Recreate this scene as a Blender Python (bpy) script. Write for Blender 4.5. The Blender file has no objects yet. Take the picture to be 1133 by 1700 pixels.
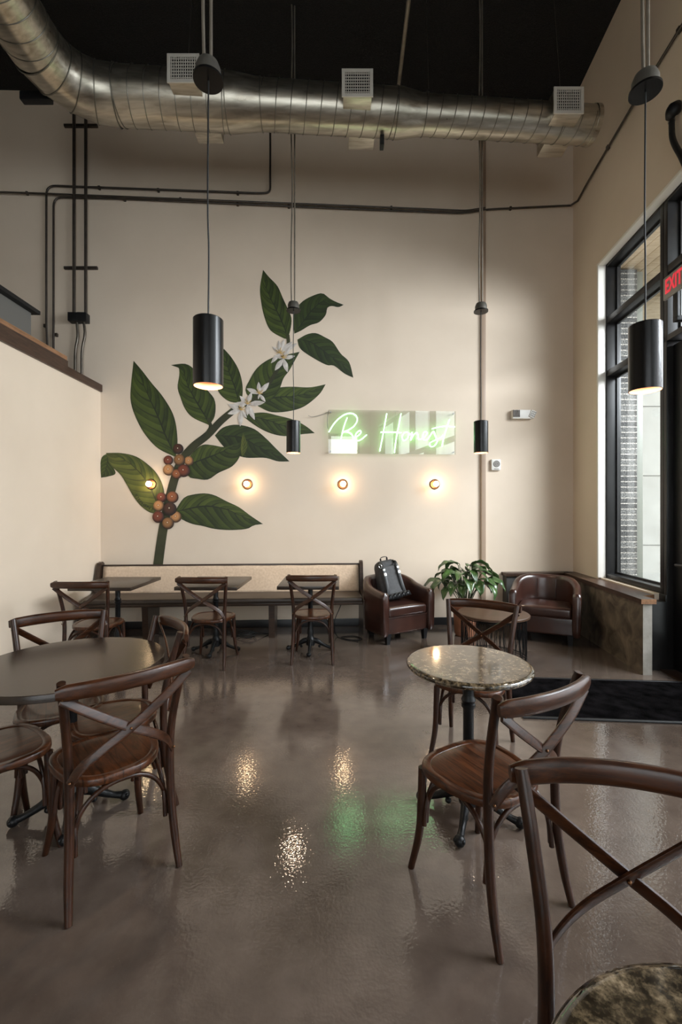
import bpy, bmesh, math, random
from mathutils import Vector, Matrix
random.seed(7)
C = bpy.context.scene
COL = C.collection
PI = math.pi
F = 740.0; CX = 566.5; HY = 852.0; EYE = 1.5

# ------------------------------------------------------------ camera, world, light, exposure
cam = bpy.data.objects.new('camera', bpy.data.cameras.new('camera')); COL.objects.link(cam)
cam.location = (0, 0, EYE); cam.rotation_euler = (PI/2, 0, 0)
cam.data.sensor_fit = 'VERTICAL'; cam.data.sensor_height = 36; cam.data.sensor_width = 24
cam.data.lens = F/1700*36; cam.data.shift_y = 2/1700; cam.data.clip_start = .02
C.camera = cam
C.view_settings.view_transform = 'Standard'; C.view_settings.look = 'None'
C.view_settings.gamma = 1; C.view_settings.use_curve_mapping = False
C.view_settings.exposure = -0.54
C.cycles.use_denoising = True
C.cycles.max_bounces = 8; C.cycles.diffuse_bounces = 5; C.cycles.glossy_bounces = 4
C.cycles.transparent_max_bounces = 12; C.cycles.sample_clamp_indirect = 6
W = bpy.data.worlds.new('sky'); C.world = W; W.use_nodes = True
bg = W.node_tree.nodes['Background']; bg.inputs[0].default_value = (.95, .98, 1, 1); bg.inputs[1].default_value = 3.8

def area(name, loc, rot, sx, sy, power, col=(1, .95, .88), spread=PI):
    l = bpy.data.lights.new(name, 'AREA'); l.shape = 'RECTANGLE'; l.size = sx; l.size_y = sy
    l.energy = power; l.color = col; l.spread = spread
    o = bpy.data.objects.new(name, l); COL.objects.link(o); o.location = loc; o.rotation_euler = rot
    return o
WALL_A = math.atan(.0858)
# daylight entering by the storefront windows behind the camera and along the right wall
area('daylight_rear_window', (-.35, -4.30, 2.35), (PI/2-math.radians(10), 0, 0), 4.2, 3.6, 32, (.98, .99, 1.05), math.radians(90))
area('daylight_side_window', (2.60, 1.6, 1.75), (0, PI/2-math.radians(14), -WALL_A), 2.7, 2.6, 30, (.98, .99, 1.07), math.radians(110))
area('daylight_street', (5.6, 3.0, 4.05), (0, PI/2-math.radians(27), -.50), 1.5, 4.6, 500, (.98, .99, 1.07), math.radians(98))

# ------------------------------------------------------------ helpers
MATS = {}
def mat(name, col=(.5, .5, .5), rough=.5, metal=0, spec=.5, coat=0, emit=None, es=0, build=None):
    if name in MATS: return MATS[name]
    m = bpy.data.materials.new(name); m.use_nodes = True
    p = m.node_tree.nodes['Principled BSDF']
    p.inputs['Base Color'].default_value = (*col, 1); p.inputs['Roughness'].default_value = rough
    p.inputs['Metallic'].default_value = metal; p.inputs['Specular IOR Level'].default_value = spec
    p.inputs['Coat Weight'].default_value = coat; p.inputs['Coat Roughness'].default_value = .12
    if emit: p.inputs['Emission Color'].default_value = (*emit, 1); p.inputs['Emission Strength'].default_value = es
    if build: build(m, m.node_tree, p)
    MATS[name] = m
    return m
def N(nt, t, **k):
    n = nt.nodes.new(t)
    for a, v in k.items(): setattr(n, a, v)
    return n
def ramp(nt, fac, stops):
    r = N(nt, 'ShaderNodeValToRGB'); e = r.color_ramp.elements
    while len(e) < len(stops): e.new(.5)
    for i, (p, c) in enumerate(stops):
        e[i].position = p; e[i].color = (*c, 1) if len(c) == 3 else c
    nt.links.new(fac, r.inputs[0]); return r.outputs[0]
def noise(nt, scale, detail=4, stretch=(1, 1, 1), coord='Object', rough=.5, dist=0):
    tc = N(nt, 'ShaderNodeTexCoord'); mp = N(nt, 'ShaderNodeMapping'); mp.inputs['Scale'].default_value = stretch
    nt.links.new(tc.outputs[coord], mp.inputs[0])
    n = N(nt, 'ShaderNodeTexNoise'); n.inputs['Scale'].default_value = scale; n.inputs['Detail'].default_value = detail
    n.inputs['Roughness'].default_value = rough; n.inputs['Distortion'].default_value = dist
    nt.links.new(mp.outputs[0], n.inputs['Vector']); return n.outputs['Fac']
def bump(nt, p, h, strength=.2, dist=.01):
    b = N(nt, 'ShaderNodeBump'); b.inputs['Strength'].default_value = strength; b.inputs['Distance'].default_value = dist
    nt.links.new(h, b.inputs['Height']); nt.links.new(b.outputs[0], p.inputs['Normal'])
def noisy(name, c1, c2, rough=.5, scale=8, stretch=(1, 1, 1), bs=0, bscale=None, metal=0, detail=4, coat=0, spec=.5, rr=None, dist=0, bd=.004):
    def b(m, nt, p):
        f = noise(nt, scale, detail, stretch, dist=dist)
        nt.links.new(ramp(nt, f, [(.3, c1), (.7, c2)]), p.inputs['Base Color'])
        if bs: bump(nt, p, noise(nt, bscale or scale, 3, stretch), bs, bd)
        if rr:
            mr = N(nt, 'ShaderNodeMapRange'); mr.inputs['To Min'].default_value = rr[0]; mr.inputs['To Max'].default_value = rr[1]
            nt.links.new(f, mr.inputs['Value']); nt.links.new(mr.outputs[0], p.inputs['Roughness'])
    return mat(name, c1, rough, metal, spec, coat, build=b)

def finish(bm, name, m, parent=None, smooth=True, ang=40):
    bmesh.ops.recalc_face_normals(bm, faces=bm.faces)
    me = bpy.data.meshes.new(name); bm.to_mesh(me); bm.free()
    o = bpy.data.objects.new(name, me); COL.objects.link(o)
    if m: me.materials.append(m)
    if smooth:
        for f in me.polygons: f.use_smooth = True
        me.set_sharp_from_angle(angle=math.radians(ang))
        for f in me.polygons:
            if len(f.vertices) > 12: f.use_smooth = False
    if parent: o.parent = parent
    return o
def thing(name, label, cat, loc=(0, 0, 0), rz=0, group=None):
    o = bpy.data.objects.new(name, None); COL.objects.link(o); o.empty_display_size = .1
    o.location = loc; o.rotation_euler = (0, 0, rz); o['label'] = label; o['category'] = cat
    if group: o['group'] = group
    return o
def tag(o, label, cat, group=None):
    o['label'] = label; o['category'] = cat
    if group: o['group'] = group
    return o
def struct(o): o['kind'] = 'structure'; return o
def dup(root, loc, rz, label, group=None):
    r = root.copy(); COL.objects.link(r); r.location = loc; r.rotation_euler = (0, 0, rz); r['label'] = label
    if group: r['group'] = group
    for ch in list(root.children):
        c = ch.copy(); COL.objects.link(c); c.parent = r
        for g in ch.children:
            d = g.copy(); COL.objects.link(d); d.parent = c
    return r
def box(bm, lo, hi, bev=0, M=None, seg=2):
    r = bmesh.ops.create_cube(bm, size=1)
    vs = r['verts']
    for v in vs:
        v.co = Vector([lo[i]+(v.co[i]+.5)*(hi[i]-lo[i]) for i in range(3)])
    if bev:
        es = list({e for v in vs for e in v.link_edges})
        r = bmesh.ops.bevel(bm, geom=es, offset=bev, segments=seg, affect='EDGES', profile=.6)
        vs = list({v for f in r['faces'] for v in f.verts} | {v for v in vs if v.is_valid})
    if M is not None:
        seen = set(); stack = list(vs)
        while stack:
            v = stack.pop()
            if v in seen: continue
            seen.add(v)
            for e in v.link_edges: stack.append(e.other_vert(v))
        for v in seen: v.co = M @ v.co
    return vs
def cr(pts, n=6):
    """Catmull-Rom through pts (tuples of any length)"""
    P = [Vector(p) for p in pts]
    if len(P) < 3: return P
    P = [2*P[0]-P[1]] + P + [2*P[-1]-P[-2]]
    out = []
    for i in range(1, len(P)-2):
        a, b, c, d = P[i-1:i+3]
        for k in range(n):
            t = k/n
            out.append(.5*((2*b)+(c-a)*t+(2*a-5*b+4*c-d)*t*t+(3*b-a-3*c+d)*t**3))
    out.append(P[-2]); return out
def sweep(bm, pts, w, h=None, n=10, ref=(0, 0, 1), closed=False, power=2, cap=True, smooth=0):
    """tube through pts; w = half width (perp to ref and tangent), h = half height along ref side"""
    pts = [Vector(p) for p in pts]
    if smooth: pts = cr(pts, smooth)
    L = len(pts)
    ws = w if isinstance(w, (list, tuple)) else [w]*2
    hs = (h if isinstance(h, (list, tuple)) else [h]*2) if h is not None else ws
    def at(a, i):
        t = i/(L-1)*(len(a)-1); k = min(int(t), len(a)-2); return a[k]+(a[k+1]-a[k])*(t-k)
    rings = []; prev = None
    R = Vector(ref)
    for i, p in enumerate(pts):
        a = pts[i-1] if (i > 0 or closed) else pts[i]
        b = pts[(i+1) % L] if (i < L-1 or closed) else pts[i]
        t = (b-a).normalized()
        s = t.cross(R)
        if s.length < .05: s = prev.copy() if prev is not None else t.orthogonal()
        s = (s-t*s.dot(t)).normalized()
        if prev is not None and s.dot(prev) < 0 and abs(t.dot(R)) > .7: s = -s
        prev = s; u = s.cross(t)
        ring = []
        for k in range(n):
            an = 2*PI*(k+.5)/n; ca, sa = math.cos(an), math.sin(an)
            e = 2/power
            x = math.copysign(abs(ca)**e, ca)*at(ws, i); y = math.copysign(abs(sa)**e, sa)*at(hs, i)
            ring.append(bm.verts.new(p+s*x+u*y))
        rings.append(ring)
    for i in range(L-1 if not closed else L):
        A, B = rings[i], rings[(i+1) % L]
        for k in range(n): bm.faces.new((A[k], A[(k+1) % n], B[(k+1) % n], B[k]))
    if cap and not closed:
        bm.faces.new(rings[0][::-1]); bm.faces.new(rings[-1])
def lathe(bm, prof, n=32, c=(0, 0, 0), capb=True, capt=True):
    rings = []
    for r, z in prof:
        rings.append([bm.verts.new((c[0]+r*math.cos(2*PI*k/n), c[1]+r*math.sin(2*PI*k/n), c[2]+z)) for k in range(n)])
    for A, B in zip(rings, rings[1:]):
        for k in range(n): bm.faces.new((A[k], A[(k+1) % n], B[(k+1) % n], B[k]))
    if capb: bm.faces.new(rings[0][::-1])
    if capt: bm.faces.new(rings[-1])
    return rings
def prism(bm, poly, z0, z1, M=None):
    A = [bm.verts.new((x, y, z0)) for x, y in poly]; B = [bm.verts.new((x, y, z1)) for x, y in poly]
    n = len(poly)
    for k in range(n): bm.faces.new((A[k], A[(k+1) % n], B[(k+1) % n], B[k]))
    bm.faces.new(A[::-1]); bm.faces.new(B)
    if M is not None:
        for v in A+B: v.co = M @ v.co
def B(): return bmesh.new()
def simple_box(name, lo, hi, m, parent=None, bev=0, M=None):
    bm = B(); box(bm, lo, hi, bev, M); return finish(bm, name, m, parent)

# back wall plane (slightly turned) and the right wall frame
BA = math.radians(3.34)
BU = Vector((math.cos(BA), math.sin(BA), 0)); BN = Vector((math.sin(BA), -math.cos(BA), 0))
BP = Vector((-3.093, 5.744, 0))
def on_back(px, py, off=0.0):
    d = Vector(((px-CX)/F, 1, (HY-py)/F)); P0 = BP+BN*off; o = Vector((0, 0, EYE))
    t = (P0-o).dot(BN)/d.dot(BN); return o+d*t
MB = Matrix.Translation(BP) @ Matrix.Rotation(BA, 4, 'Z')        # local x along back wall, y away from room, z up
MR = Matrix.Translation((2.66, 0, 0)) @ Matrix.Rotation(-WALL_A, 4, 'Z')  # local y along the right wall, x outward
def on_right(px, py, off=0.0):
    """point on the right wall; off = metres into the room"""
    X0 = 2.66-off; Y = X0/((px-CX)/F-.0858); return Vector((X0+.0858*Y, Y, EYE+(HY-py)/F*Y))
def at(px, Y, py=None, z=None):
    return Vector(((px-CX)/F*Y, Y, EYE+(HY-py)/F*Y if py is not None else z))

# ------------------------------------------------------------ materials
def floor_b(m, nt, p):
    f = noise(nt, 1.1, 6, rough=.6, dist=.4); g = noise(nt, 9, 5)
    mx = N(nt, 'ShaderNodeMix'); mx.data_type = 'FLOAT'; mx.inputs[0].default_value = .35
    nt.links.new(f, mx.inputs[2]); nt.links.new(g, mx.inputs[3])
    c = ramp(nt, mx.outputs[0], [(.3, (.066, .048, .038)), (.5, (.102, .077, .062)), (.7, (.145, .112, .092))])
    sp = N(nt, 'ShaderNodeTexVoronoi'); sp.inputs['Scale'].default_value = 90
    tc = N(nt, 'ShaderNodeTexCoord'); nt.links.new(tc.outputs['Object'], sp.inputs['Vector'])
    s2 = ramp(nt, sp.outputs['Distance'], [(.0, (1, 1, 1)), (.14, (0, 0, 0))])
    gate = ramp(nt, noise(nt, 14, 2), [(.56, (0, 0, 0)), (.66, (.4, .4, .4))])
    mu = N(nt, 'ShaderNodeMath'); mu.operation = 'MULTIPLY'; nt.links.new(s2, mu.inputs[0]); nt.links.new(gate, mu.inputs[1])
    mc = N(nt, 'ShaderNodeMix'); mc.data_type = 'RGBA'; nt.links.new(mu.outputs[0], mc.inputs[0])
    nt.links.new(c, mc.inputs[6]); mc.inputs[7].default_value = (.32, .28, .25, 1)
    nt.links.new(mc.outputs[2], p.inputs['Base Color'])
    mr = N(nt, 'ShaderNodeMapRange'); mr.inputs['To Min'].default_value = .03; mr.inputs['To Max'].default_value = .09
    nt.links.new(g, mr.inputs['Value']); nt.links.new(mr.outputs[0], p.inputs['Roughness'])
    bump(nt, p, noise(nt, 75, 1.5), .30, .002)
M_floor = mat('polished_concrete', rough=.15, spec=.95, coat=0, build=floor_b)
M_wall = noisy('painted_plaster', (.69, .568, .448), (.75, .624, .498), .75, 1.2, bs=.08, bscale=60, bd=.002)
M_ceil = noisy('black_acoustic_ceiling', (.0025, .002, .002), (.010, .009, .008), .95, 60, bs=.6, bscale=80, bd=.02)
M_conc = noisy('board_concrete', (.045, .032, .021), (.21, .16, .115), .62, 5, (1, 1, 1), .3, 12, detail=8, dist=1.2)
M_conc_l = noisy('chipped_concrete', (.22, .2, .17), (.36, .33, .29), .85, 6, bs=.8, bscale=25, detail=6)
M_black = mat('black_paint', (.008, .008, .009), .45, spec=.3)
M_base = mat('black_baseboard', (.010, .010, .011), .35)
def wood(name, c1, c2, rough, stretch=(14, 1.2, 14), scale=4, coat=.15, planks=False, dist=1.2, bs=.12):
    def b(m, nt, p):
        f = noise(nt, scale, 6, stretch, dist=dist, rough=.6)
        g = noise(nt, scale*9, 2, stretch)
        mx = N(nt, 'ShaderNodeMix'); mx.data_type = 'FLOAT'; mx.inputs[0].default_value = .25
        nt.links.new(f, mx.inputs[2]); nt.links.new(g, mx.inputs[3])
        c = ramp(nt, mx.outputs[0], [(.36, c1), (.62, c2)])
        if planks:
            tc = N(nt, 'ShaderNodeTexCoord'); sx = N(nt, 'ShaderNodeSeparateXYZ'); nt.links.new(tc.outputs['Object'], sx.inputs[0])
            a = N(nt, 'ShaderNodeMath'); a.operation = 'PINGPONG'; a.inputs[1].default_value = .034
            nt.links.new(sx.outputs[0], a.inputs[0])
            r = ramp(nt, a.outputs[0], [(.0, (0.25, .25, .25)), (.0022, (1, 1, 1))])
            m2 = N(nt, 'ShaderNodeMix'); m2.data_type = 'RGBA'; m2.blend_type = 'MULTIPLY'; m2.inputs[0].default_value = 1
            nt.links.new(c, m2.inputs[6]); nt.links.new(r, m2.inputs[7]); c = m2.outputs[2]
        nt.links.new(c, p.inputs['Base Color'])
        bump(nt, p, mx.outputs[0], bs, .002)
    return mat(name, c1, rough, spec=.3, coat=coat, build=b)
M_chair = wood('walnut_bentwood', (.010, .0034, .0015), (.040, .0130, .0050), .33, (5, 5, 1.5), 5, .1)
M_rail = wood('walnut_rail', (.012, .0040, .0017), (.056, .0185, .0068), .30, (1.3, 9, 12), 4, .1)
M_seat = wood('walnut_seat', (.016, .0054, .0022), (.085, .027, .0095), .34, (11, 1.4, 11), 3.2, .2, True, 1.6)
M_top = wood('espresso_table_top', (.016, .0105, .0075), (.034, .022, .0155), .27, (1.2, 16, 16), 3, .1, dist=.4, bs=.05)
M_pew = wood('dark_pew_wood', (.022, .012, .008), (.05, .028, .017), .4, (1.2, 12, 12), 3, .3)
M_cap = wood('dark_cap_wood', (.028, .014, .009), (.07, .036, .022), .42, (12, 1, 12), 3, .2)
M_capl = wood('orange_cap_wood', (.16, .075, .035), (.32, .165, .085), .5, (12, 1, 12), 3, .1)
M_iron = noisy('cast_iron', (.005, .005, .0052), (.010, .010, .0105), .34, 20, bs=.3, bscale=60, spec=.22)
M_pend = mat('black_anodised', (.006, .0055, .0055), .26, spec=.32)
M_cord = mat('black_cord', (.01, .01, .01), .5)
M_copper = mat('warm_reflector', (.55, .25, .13), .45, metal=.3)
M_glow = mat('lamp_glow', (.9, .8, .7), .5, emit=(1, .84, .62), es=6)
M_bulb = mat('globe_bulb', (1, .9, .8), .3, emit=(1, .70, .40), es=76)
M_brass = mat('dark_brass', (.16, .075, .035), .35, metal=.9)
M_cond = noisy('conduit_steel', (.10, .085, .07), (.16, .14, .115), .38, 12, metal=.85)
M_cup = noisy('grey_cup_metal', (.09, .08, .07), (.13, .12, .10), .4, 9, metal=.4)
M_rod = noisy('bright_conduit', (.24, .205, .165), (.34, .295, .24), .4, 12, metal=.6)
M_condp = noisy('painted_conduit', (.045, .036, .029), (.07, .056, .045), .35, 12, metal=.3)
def galv(m, nt, p):
    f = noise(nt, 3.5, 5, (1, 6, 6), dist=.6)
    nt.links.new(ramp(nt, f, [(.3, (.34, .305, .25)), (.7, (.62, .575, .49))]), p.inputs['Base Color'])
    mr = N(nt, 'ShaderNodeMapRange'); mr.inputs['To Min'].default_value = .22; mr.inputs['To Max'].default_value = .42
    nt.links.new(f, mr.inputs['Value']); nt.links.new(mr.outputs[0], p.inputs['Roughness'])
M_galv = mat('galvanised_steel', metal=.95, build=galv)
M_seam = mat('seam_steel', (.24, .225, .19), .38, metal=.9)
M_grille = mat('register_paint', (.62, .58, .52), .5)
M_dark = mat('painted_recess_shade', (.004, .004, .004), .9)
M_frame = noisy('bronze_black_frame', (.012, .0115, .0115), (.022, .021, .021), .3, 4, spec=.35)
M_leather = noisy('oxblood_leather', (.026, .0095, .0065), (.048, .018, .012), .3, 6, bs=.12, bscale=90, coat=.35, bd=.002)
M_fabric = noisy('cream_canvas', (.60, .44, .31), (.72, .55, .40), .9, 40, bs=.3, bscale=160, bd=.002)
M_bag = noisy('charcoal_canvas', (.028, .028, .03), (.05, .05, .052), .7, 40, bs=.3, bscale=160, bd=.002)
M_bagb = mat('black_webbing', (.01, .01, .011), .45)
M_steel = mat('bright_steel', (.45, .45, .43), .3, metal=1)
M_white = mat('white_plastic', (.72, .69, .64), .45)
M_grey = mat('grey_plastic', (.22, .20, .18), .5)
M_terra = noisy('terracotta', (.30, .12, .065), (.40, .17, .09), .75, 10)
M_mat = noisy('black_entrance_mat', (.002, .002, .002), (.010, .009, .010), .95, 9, bs=.8, bscale=220, bd=.006, detail=8, spec=.0)
def plantleaf(m, nt, p):
    uv = N(nt, 'ShaderNodeUVMap'); sx = N(nt, 'ShaderNodeSeparateXYZ'); nt.links.new(uv.outputs[0], sx.inputs[0])
    f = noise(nt, 7, 3)
    nt.links.new(ramp(nt, f, [(.3, (.018, .045, .012)), (.7, (.06, .12, .03))]), p.inputs['Base Color'])
M_pleaf = mat('lily_leaf', rough=.32, coat=.2, build=plantleaf)
def marble(m, nt, p):
    f = noise(nt, 52, 5, rough=.65, dist=.15); g = noise(nt, 9, 4, dist=.4)
    c = ramp(nt, f, [(.36, (.012, .009, .006)), (.48, (.060, .047, .030)), (.58, (.17, .132, .085)), (.72, (.40, .32, .22))])
    c2 = ramp(nt, g, [(.35, (.55, .5, .42)), (.65, (1.1, 1.05, 1))])
    m2 = N(nt, 'ShaderNodeMix'); m2.data_type = 'RGBA'; m2.blend_type = 'MULTIPLY'; m2.inputs[0].default_value = 1
    nt.links.new(c, m2.inputs[6]); nt.links.new(c2, m2.inputs[7])
    nt.links.new(m2.outputs[2], p.inputs['Base Color'])
M_marble = mat('speckled_granite', rough=.07, spec=.6, coat=.4, build=marble)
def thin_glass(name, tint, boost):
    m = bpy.data.materials.new(name); m.use_nodes = True; nt = m.node_tree
    nt.nodes.remove(nt.nodes['Principled BSDF'])
    t = N(nt, 'ShaderNodeBsdfTransparent'); t.inputs[0].default_value = (*tint, 1)
    g = N(nt, 'ShaderNodeBsdfGlossy'); g.inputs['Roughness'].default_value = .01
    fr = N(nt, 'ShaderNodeLayerWeight'); pw_ = N(nt, 'ShaderNodeMath'); pw_.operation = 'POWER'; pw_.inputs[1].default_value = 5
    ad = N(nt, 'ShaderNodeMath'); ad.operation = 'ADD'; ad.inputs[1].default_value = .03+boost; ad.use_clamp = True
    mx = N(nt, 'ShaderNodeMixShader'); nt.links.new(fr.outputs['Facing'], pw_.inputs[0]); nt.links.new(pw_.outputs[0], ad.inputs[0]); nt.links.new(ad.outputs[0], mx.inputs[0])
    nt.links.new(t.outputs[0], mx.inputs[1]); nt.links.new(g.outputs[0], mx.inputs[2])
    nt.links.new(mx.outputs[0], nt.nodes['Material Output'].inputs[0]); MATS[name] = m; return m
M_glass = thin_glass('window_glass', (.93, .96, .95), .02)
M_acryl = thin_glass('acrylic_panel', (.97, .985, .965), .10)

# ------------------------------------------------------------ setting
CEIL = 6.95
bm = B(); box(bm, (-7, -4.6, -.1), (9, 7.2, 0)); struct(finish(bm, 'floor', M_floor, smooth=False))
# ceiling rises gently to the right
bm = B(); bx = box(bm, (-6.6, -4.6, 0), (4.0, 7.2, .2))
for v in bx: v.co.z += 6.93+(v.co.x+3)*.035
struct(finish(bm, 'ceiling', M_ceil, smooth=False))
bm = B(); box(bm, (-3.6, 0, 0), (6.30, .2, 7.4), 0, MB); struct(finish(bm, 'wall_back', M_wall, smooth=False))
# left: low partition, the taller side wall behind it
bm = B(); prism(bm, [(-3.10, 5.745), (-3.06, -4.4), (-3.25, -4.4), (-3.28, 5.74)], 0, 3.06); struct(finish(bm, 'wall_left', M_wall, smooth=False))
bm = B(); box(bm, (-6.6, -4.4, 0), (-6.4, 5.6, 7.2)); struct(finish(bm, 'wall_left_far', M_wall, smooth=False))
bm = B(); prism(bm, [(-3.075, 5.74), (-3.035, -4.4), (-3.27, -4.4), (-3.30, 5.73)], 3.06, 3.15); struct(finish(bm, 'trim_1', M_cap, smooth=False))
bm = B(); prism(bm, [(-3.076, 5.02), (-3.036, -4.4), (-3.28, -4.4), (-3.31, 5.02)], 3.15, 3.215); struct(finish(bm, 'trim_2', M_cap, smooth=False))
bm = B(); prism(bm, [(-3.080, 5.01), (-3.040, -4.4), (-3.28, -4.4), (-3.31, 5.01)], 3.215, 3.262); struct(finish(bm, 'trim_3', M_capl, smooth=False))
# back baseboard
bm = B(); box(bm, (0, -.018, 0), (6.25, 0, .10), .003, MB); struct(finish(bm, 'baseboard_back', M_base))
# vertical pipe chase on the back wall
bm = B(); box(bm, (4.99, -.035, .10), (5.055, 0, 6.9), .01, MB)
struct(finish(bm, 'trim_4', noisy('chase_paint', (.34, .24, .17), (.40, .29, .21), .5, 3)))
# right wall: local frame MR (y along, x outward)
CL = 6.14   # corner
bm = B()
box(bm, (0, -4.7, 4.52), (.25, CL+.1, 7.4), 0, MR)
box(bm, (0, 5.44, 0), (.25, CL+.1, 4.52), 0, MR)
box(bm, (0, -4.7, 0), (.25, -3.4, 4.52), 0, MR)
box(bm, (0.02, 4.37, 0), (.25, 5.44, .72), 0, MR)
struct(finish(bm, 'wall_right', M_wall, smooth=False))
# low concrete wall inside the window
bm = B(); prism(bm, [(2.80, 4.13), (3.02, 6.0), (3.12, 6.08), (3.17, 6.05), (2.885, 4.13)], 0, .66)
lo = finish(bm, 'wall_right_low', M_conc, smooth=False); struct(lo)
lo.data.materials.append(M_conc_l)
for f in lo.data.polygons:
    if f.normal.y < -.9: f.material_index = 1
bm = B(); prism(bm, [(2.775, 4.115), (2.99, 6.0), (3.10, 6.08), (3.20, 6.05), (3.06, 4.35), (2.915, 4.30), (2.915, 4.115)], .66, .705)
bm = B(); box(bm, (-.13, 4.27, 0), (.24, 4.44, .655), .004, MR); box(bm, (.07, 4.27, .655), (.24, 4.37, .72), .003, MR); struct(finish(bm, 'trim_8', M_frame))
bm = B(); prism(bm, [(2.775, 4.115), (2.99, 6.0), (3.10, 6.08), (3.20, 6.05), (3.06, 4.35), (2.915, 4.30), (2.915, 4.115)], .66, .705)
cp = struct(finish(bm, 'trim_5', M_cap, smooth=False)); cp.data.materials.append(M_capl)
for f in cp.data.polygons:
    if f.normal.y < -.9: f.material_index = 1
# low wainscot at the right of the back wall
wx0 = 5.30
bm = B(); box(bm, (wx0, -.12, 0), (6.2, -.0, .66), 0, MB); struct(finish(bm, 'wall_back_low', noisy('grey_wainscot', (.05, .047, .043), (.075, .07, .065), .6, 5), smooth=False))
bm = B(); box(bm, (wx0-.02, -.15, .66), (6.2, 0, .705), .003, MB); struct(finish(bm, 'trim_6', M_cap))
# white corner bead lining the window reveal; extra white stands in for daylight there
bm = B(); box(bm, (-.014, 5.405, .72), (.078, 5.442, 4.52), .008, MR); box(bm, (-.014, -3.4, 4.49), (.078, 5.442, 4.523), .008, MR)
struct(finish(bm, 'trim_9', mat('daylit_white_trim_paint', (.84, .80, .74), .5)))
# rear wall with window opening
bm = B()
box(bm, (-6.5, -4.6, 0), (-2.6, -4.4, 7.3)); box(bm, (1.9, -4.6, 0), (2.5, -4.4, 7.3))
box(bm, (-2.6, -4.6, 4.4), (1.9, -4.4, 7.3)); box(bm, (-2.6, -4.6, 0), (1.9, -4.4, .35))
struct(finish(bm, 'wall_front', M_wall, smooth=False))
def storefront(name, M, y0, y1, ys, zs, z0, z1, d0=.08, d1=.24, w=.055, glass=True):
    t = thing(name, '', 'window'); del t['label']; del t['category']; struct(t)
    bm = B()
    for a, b in ((y0, y0+w), (y1-w, y1)): box(bm, (d0, a, z0), (d1, b, z1), .004, M)
    for a, b in ((z0, z0+w), (z1-w, z1)): box(bm, (d0, y0, a), (d1, y1, b), .004, M)
    finish(bm, 'window_frame', M_frame, t)
    for y in ys: bm = B(); box(bm, (d0, y-w/2, z0), (d1, y+w/2, z1), .004, M); finish(bm, 'mullion', M_frame, t)
    for z in zs: bm = B(); box(bm, (d0+.003, y0, z-.036), (d1-.003, y1, z+.036), .004, M); finish(bm, 'transom', M_frame, t)
    # glazing stops: a slim raised lip around each pane
    Y = [y0+w]+[q for y in sorted(ys) for q in (y-w/2, y+w/2)]+[y1-w]; Z = [z0+w]+[q for z in sorted(zs) for q in (z-.036, z+.036)]+[z1-w]
    bm = B(); bg_ = B()
    for i in range(0, len(Y), 2):
        for j in range(0, len(Z), 2):
            a, b, c, d = Y[i], Y[i+1], Z[j], Z[j+1]; s = .022
            for q in ((a, a+s, c, d), (b-s, b, c, d), (a+s, b-s, c, c+s), (a+s, b-s, d-s, d)):
                box(bm, (d1-.055, q[0], q[2]), (d1-.03, q[1], q[3]), 0, M)
            box(bg_, (d1-.045, a+.004, c+.004), (d1-.040, b-.004, d-.004), 0, M)
    finish(bm, 'glazing_stop', M_frame, t); finish(bg_, 'pane', M_glass, t, smooth=False)
    return t
storefront('window_1', MR, 4.315, 5.44, [], [3.18, 3.82], .72, 4.52)
t2 = storefront('window_2', MR, 2.35, 4.31, [3.33], [3.82], 3.14, 4.52)
storefront('window_3', MR, -3.4, 2.34, [-1.95, -.5, .92], [3.18], .1, 4.52)
MF = Matrix.Translation((0, -4.4, 0)) @ Matrix.Rotation(-PI/2, 4, 'Z')
storefront('window_4', MF, -2.6, 1.9, [-1.5, -.35, .8], [3.3], .35, 4.4, .02, .16)
# entrance doors, black stiles with narrow glass
for nm, a, b in (('door_1', 3.335, 4.30), ('door_2', 2.36, 3.325)):
    t = thing(nm, '', 'door'); del t['label']; del t['category']; struct(t)
    bm = B(); box(bm, (.08, b-.03, 0), (.24, b+.01, 3.14), .003, MR); box(bm, (.08, a-.01, 0), (.24, a+.03, 3.14), .003, MR); finish(bm, 'door_frame', M_frame, t)
    bm = B()
    box(bm, (.14, a+.03, .02), (.19, a+.18, 3.1), .004, MR); box(bm, (.14, b-.20, .02), (.19, b-.03, 3.1), .004, MR)
    box(bm, (.14, a+.18, .02), (.19, b-.20, .30), .004, MR); box(bm, (.14, a+.18, 2.95), (.19, b-.20, 3.1), .004, MR)
    finish(bm, 'door_leaf', M_black, t)
    bm = B(); box(bm, (.16, a+.17, .29), (.168, b-.19, 2.96), 0, MR); finish(bm, 'pane', M_glass, t)
    bm = B(); sweep(bm, [MR@Vector((.08, (a+b)/2-.32, 1.02)), MR@Vector((.08, (a+b)/2+.32, 1.02))], .015, n=10)
    for q in (-.3, .3): sweep(bm, [MR@Vector((.08, (a+b)/2+q, 1.02)), MR@Vector((.15, (a+b)/2+q, 1.02))], .01, n=8)
    finish(bm, 'door_handle', M_frame, t)
bm = B(); box(bm, (.02, 2.35, 0), (.26, 4.31, .012), .002, MR); struct(finish(bm, 'trim_7', mat('threshold_bronze', (.10, .055, .03), .4, metal=.7)))

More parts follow.
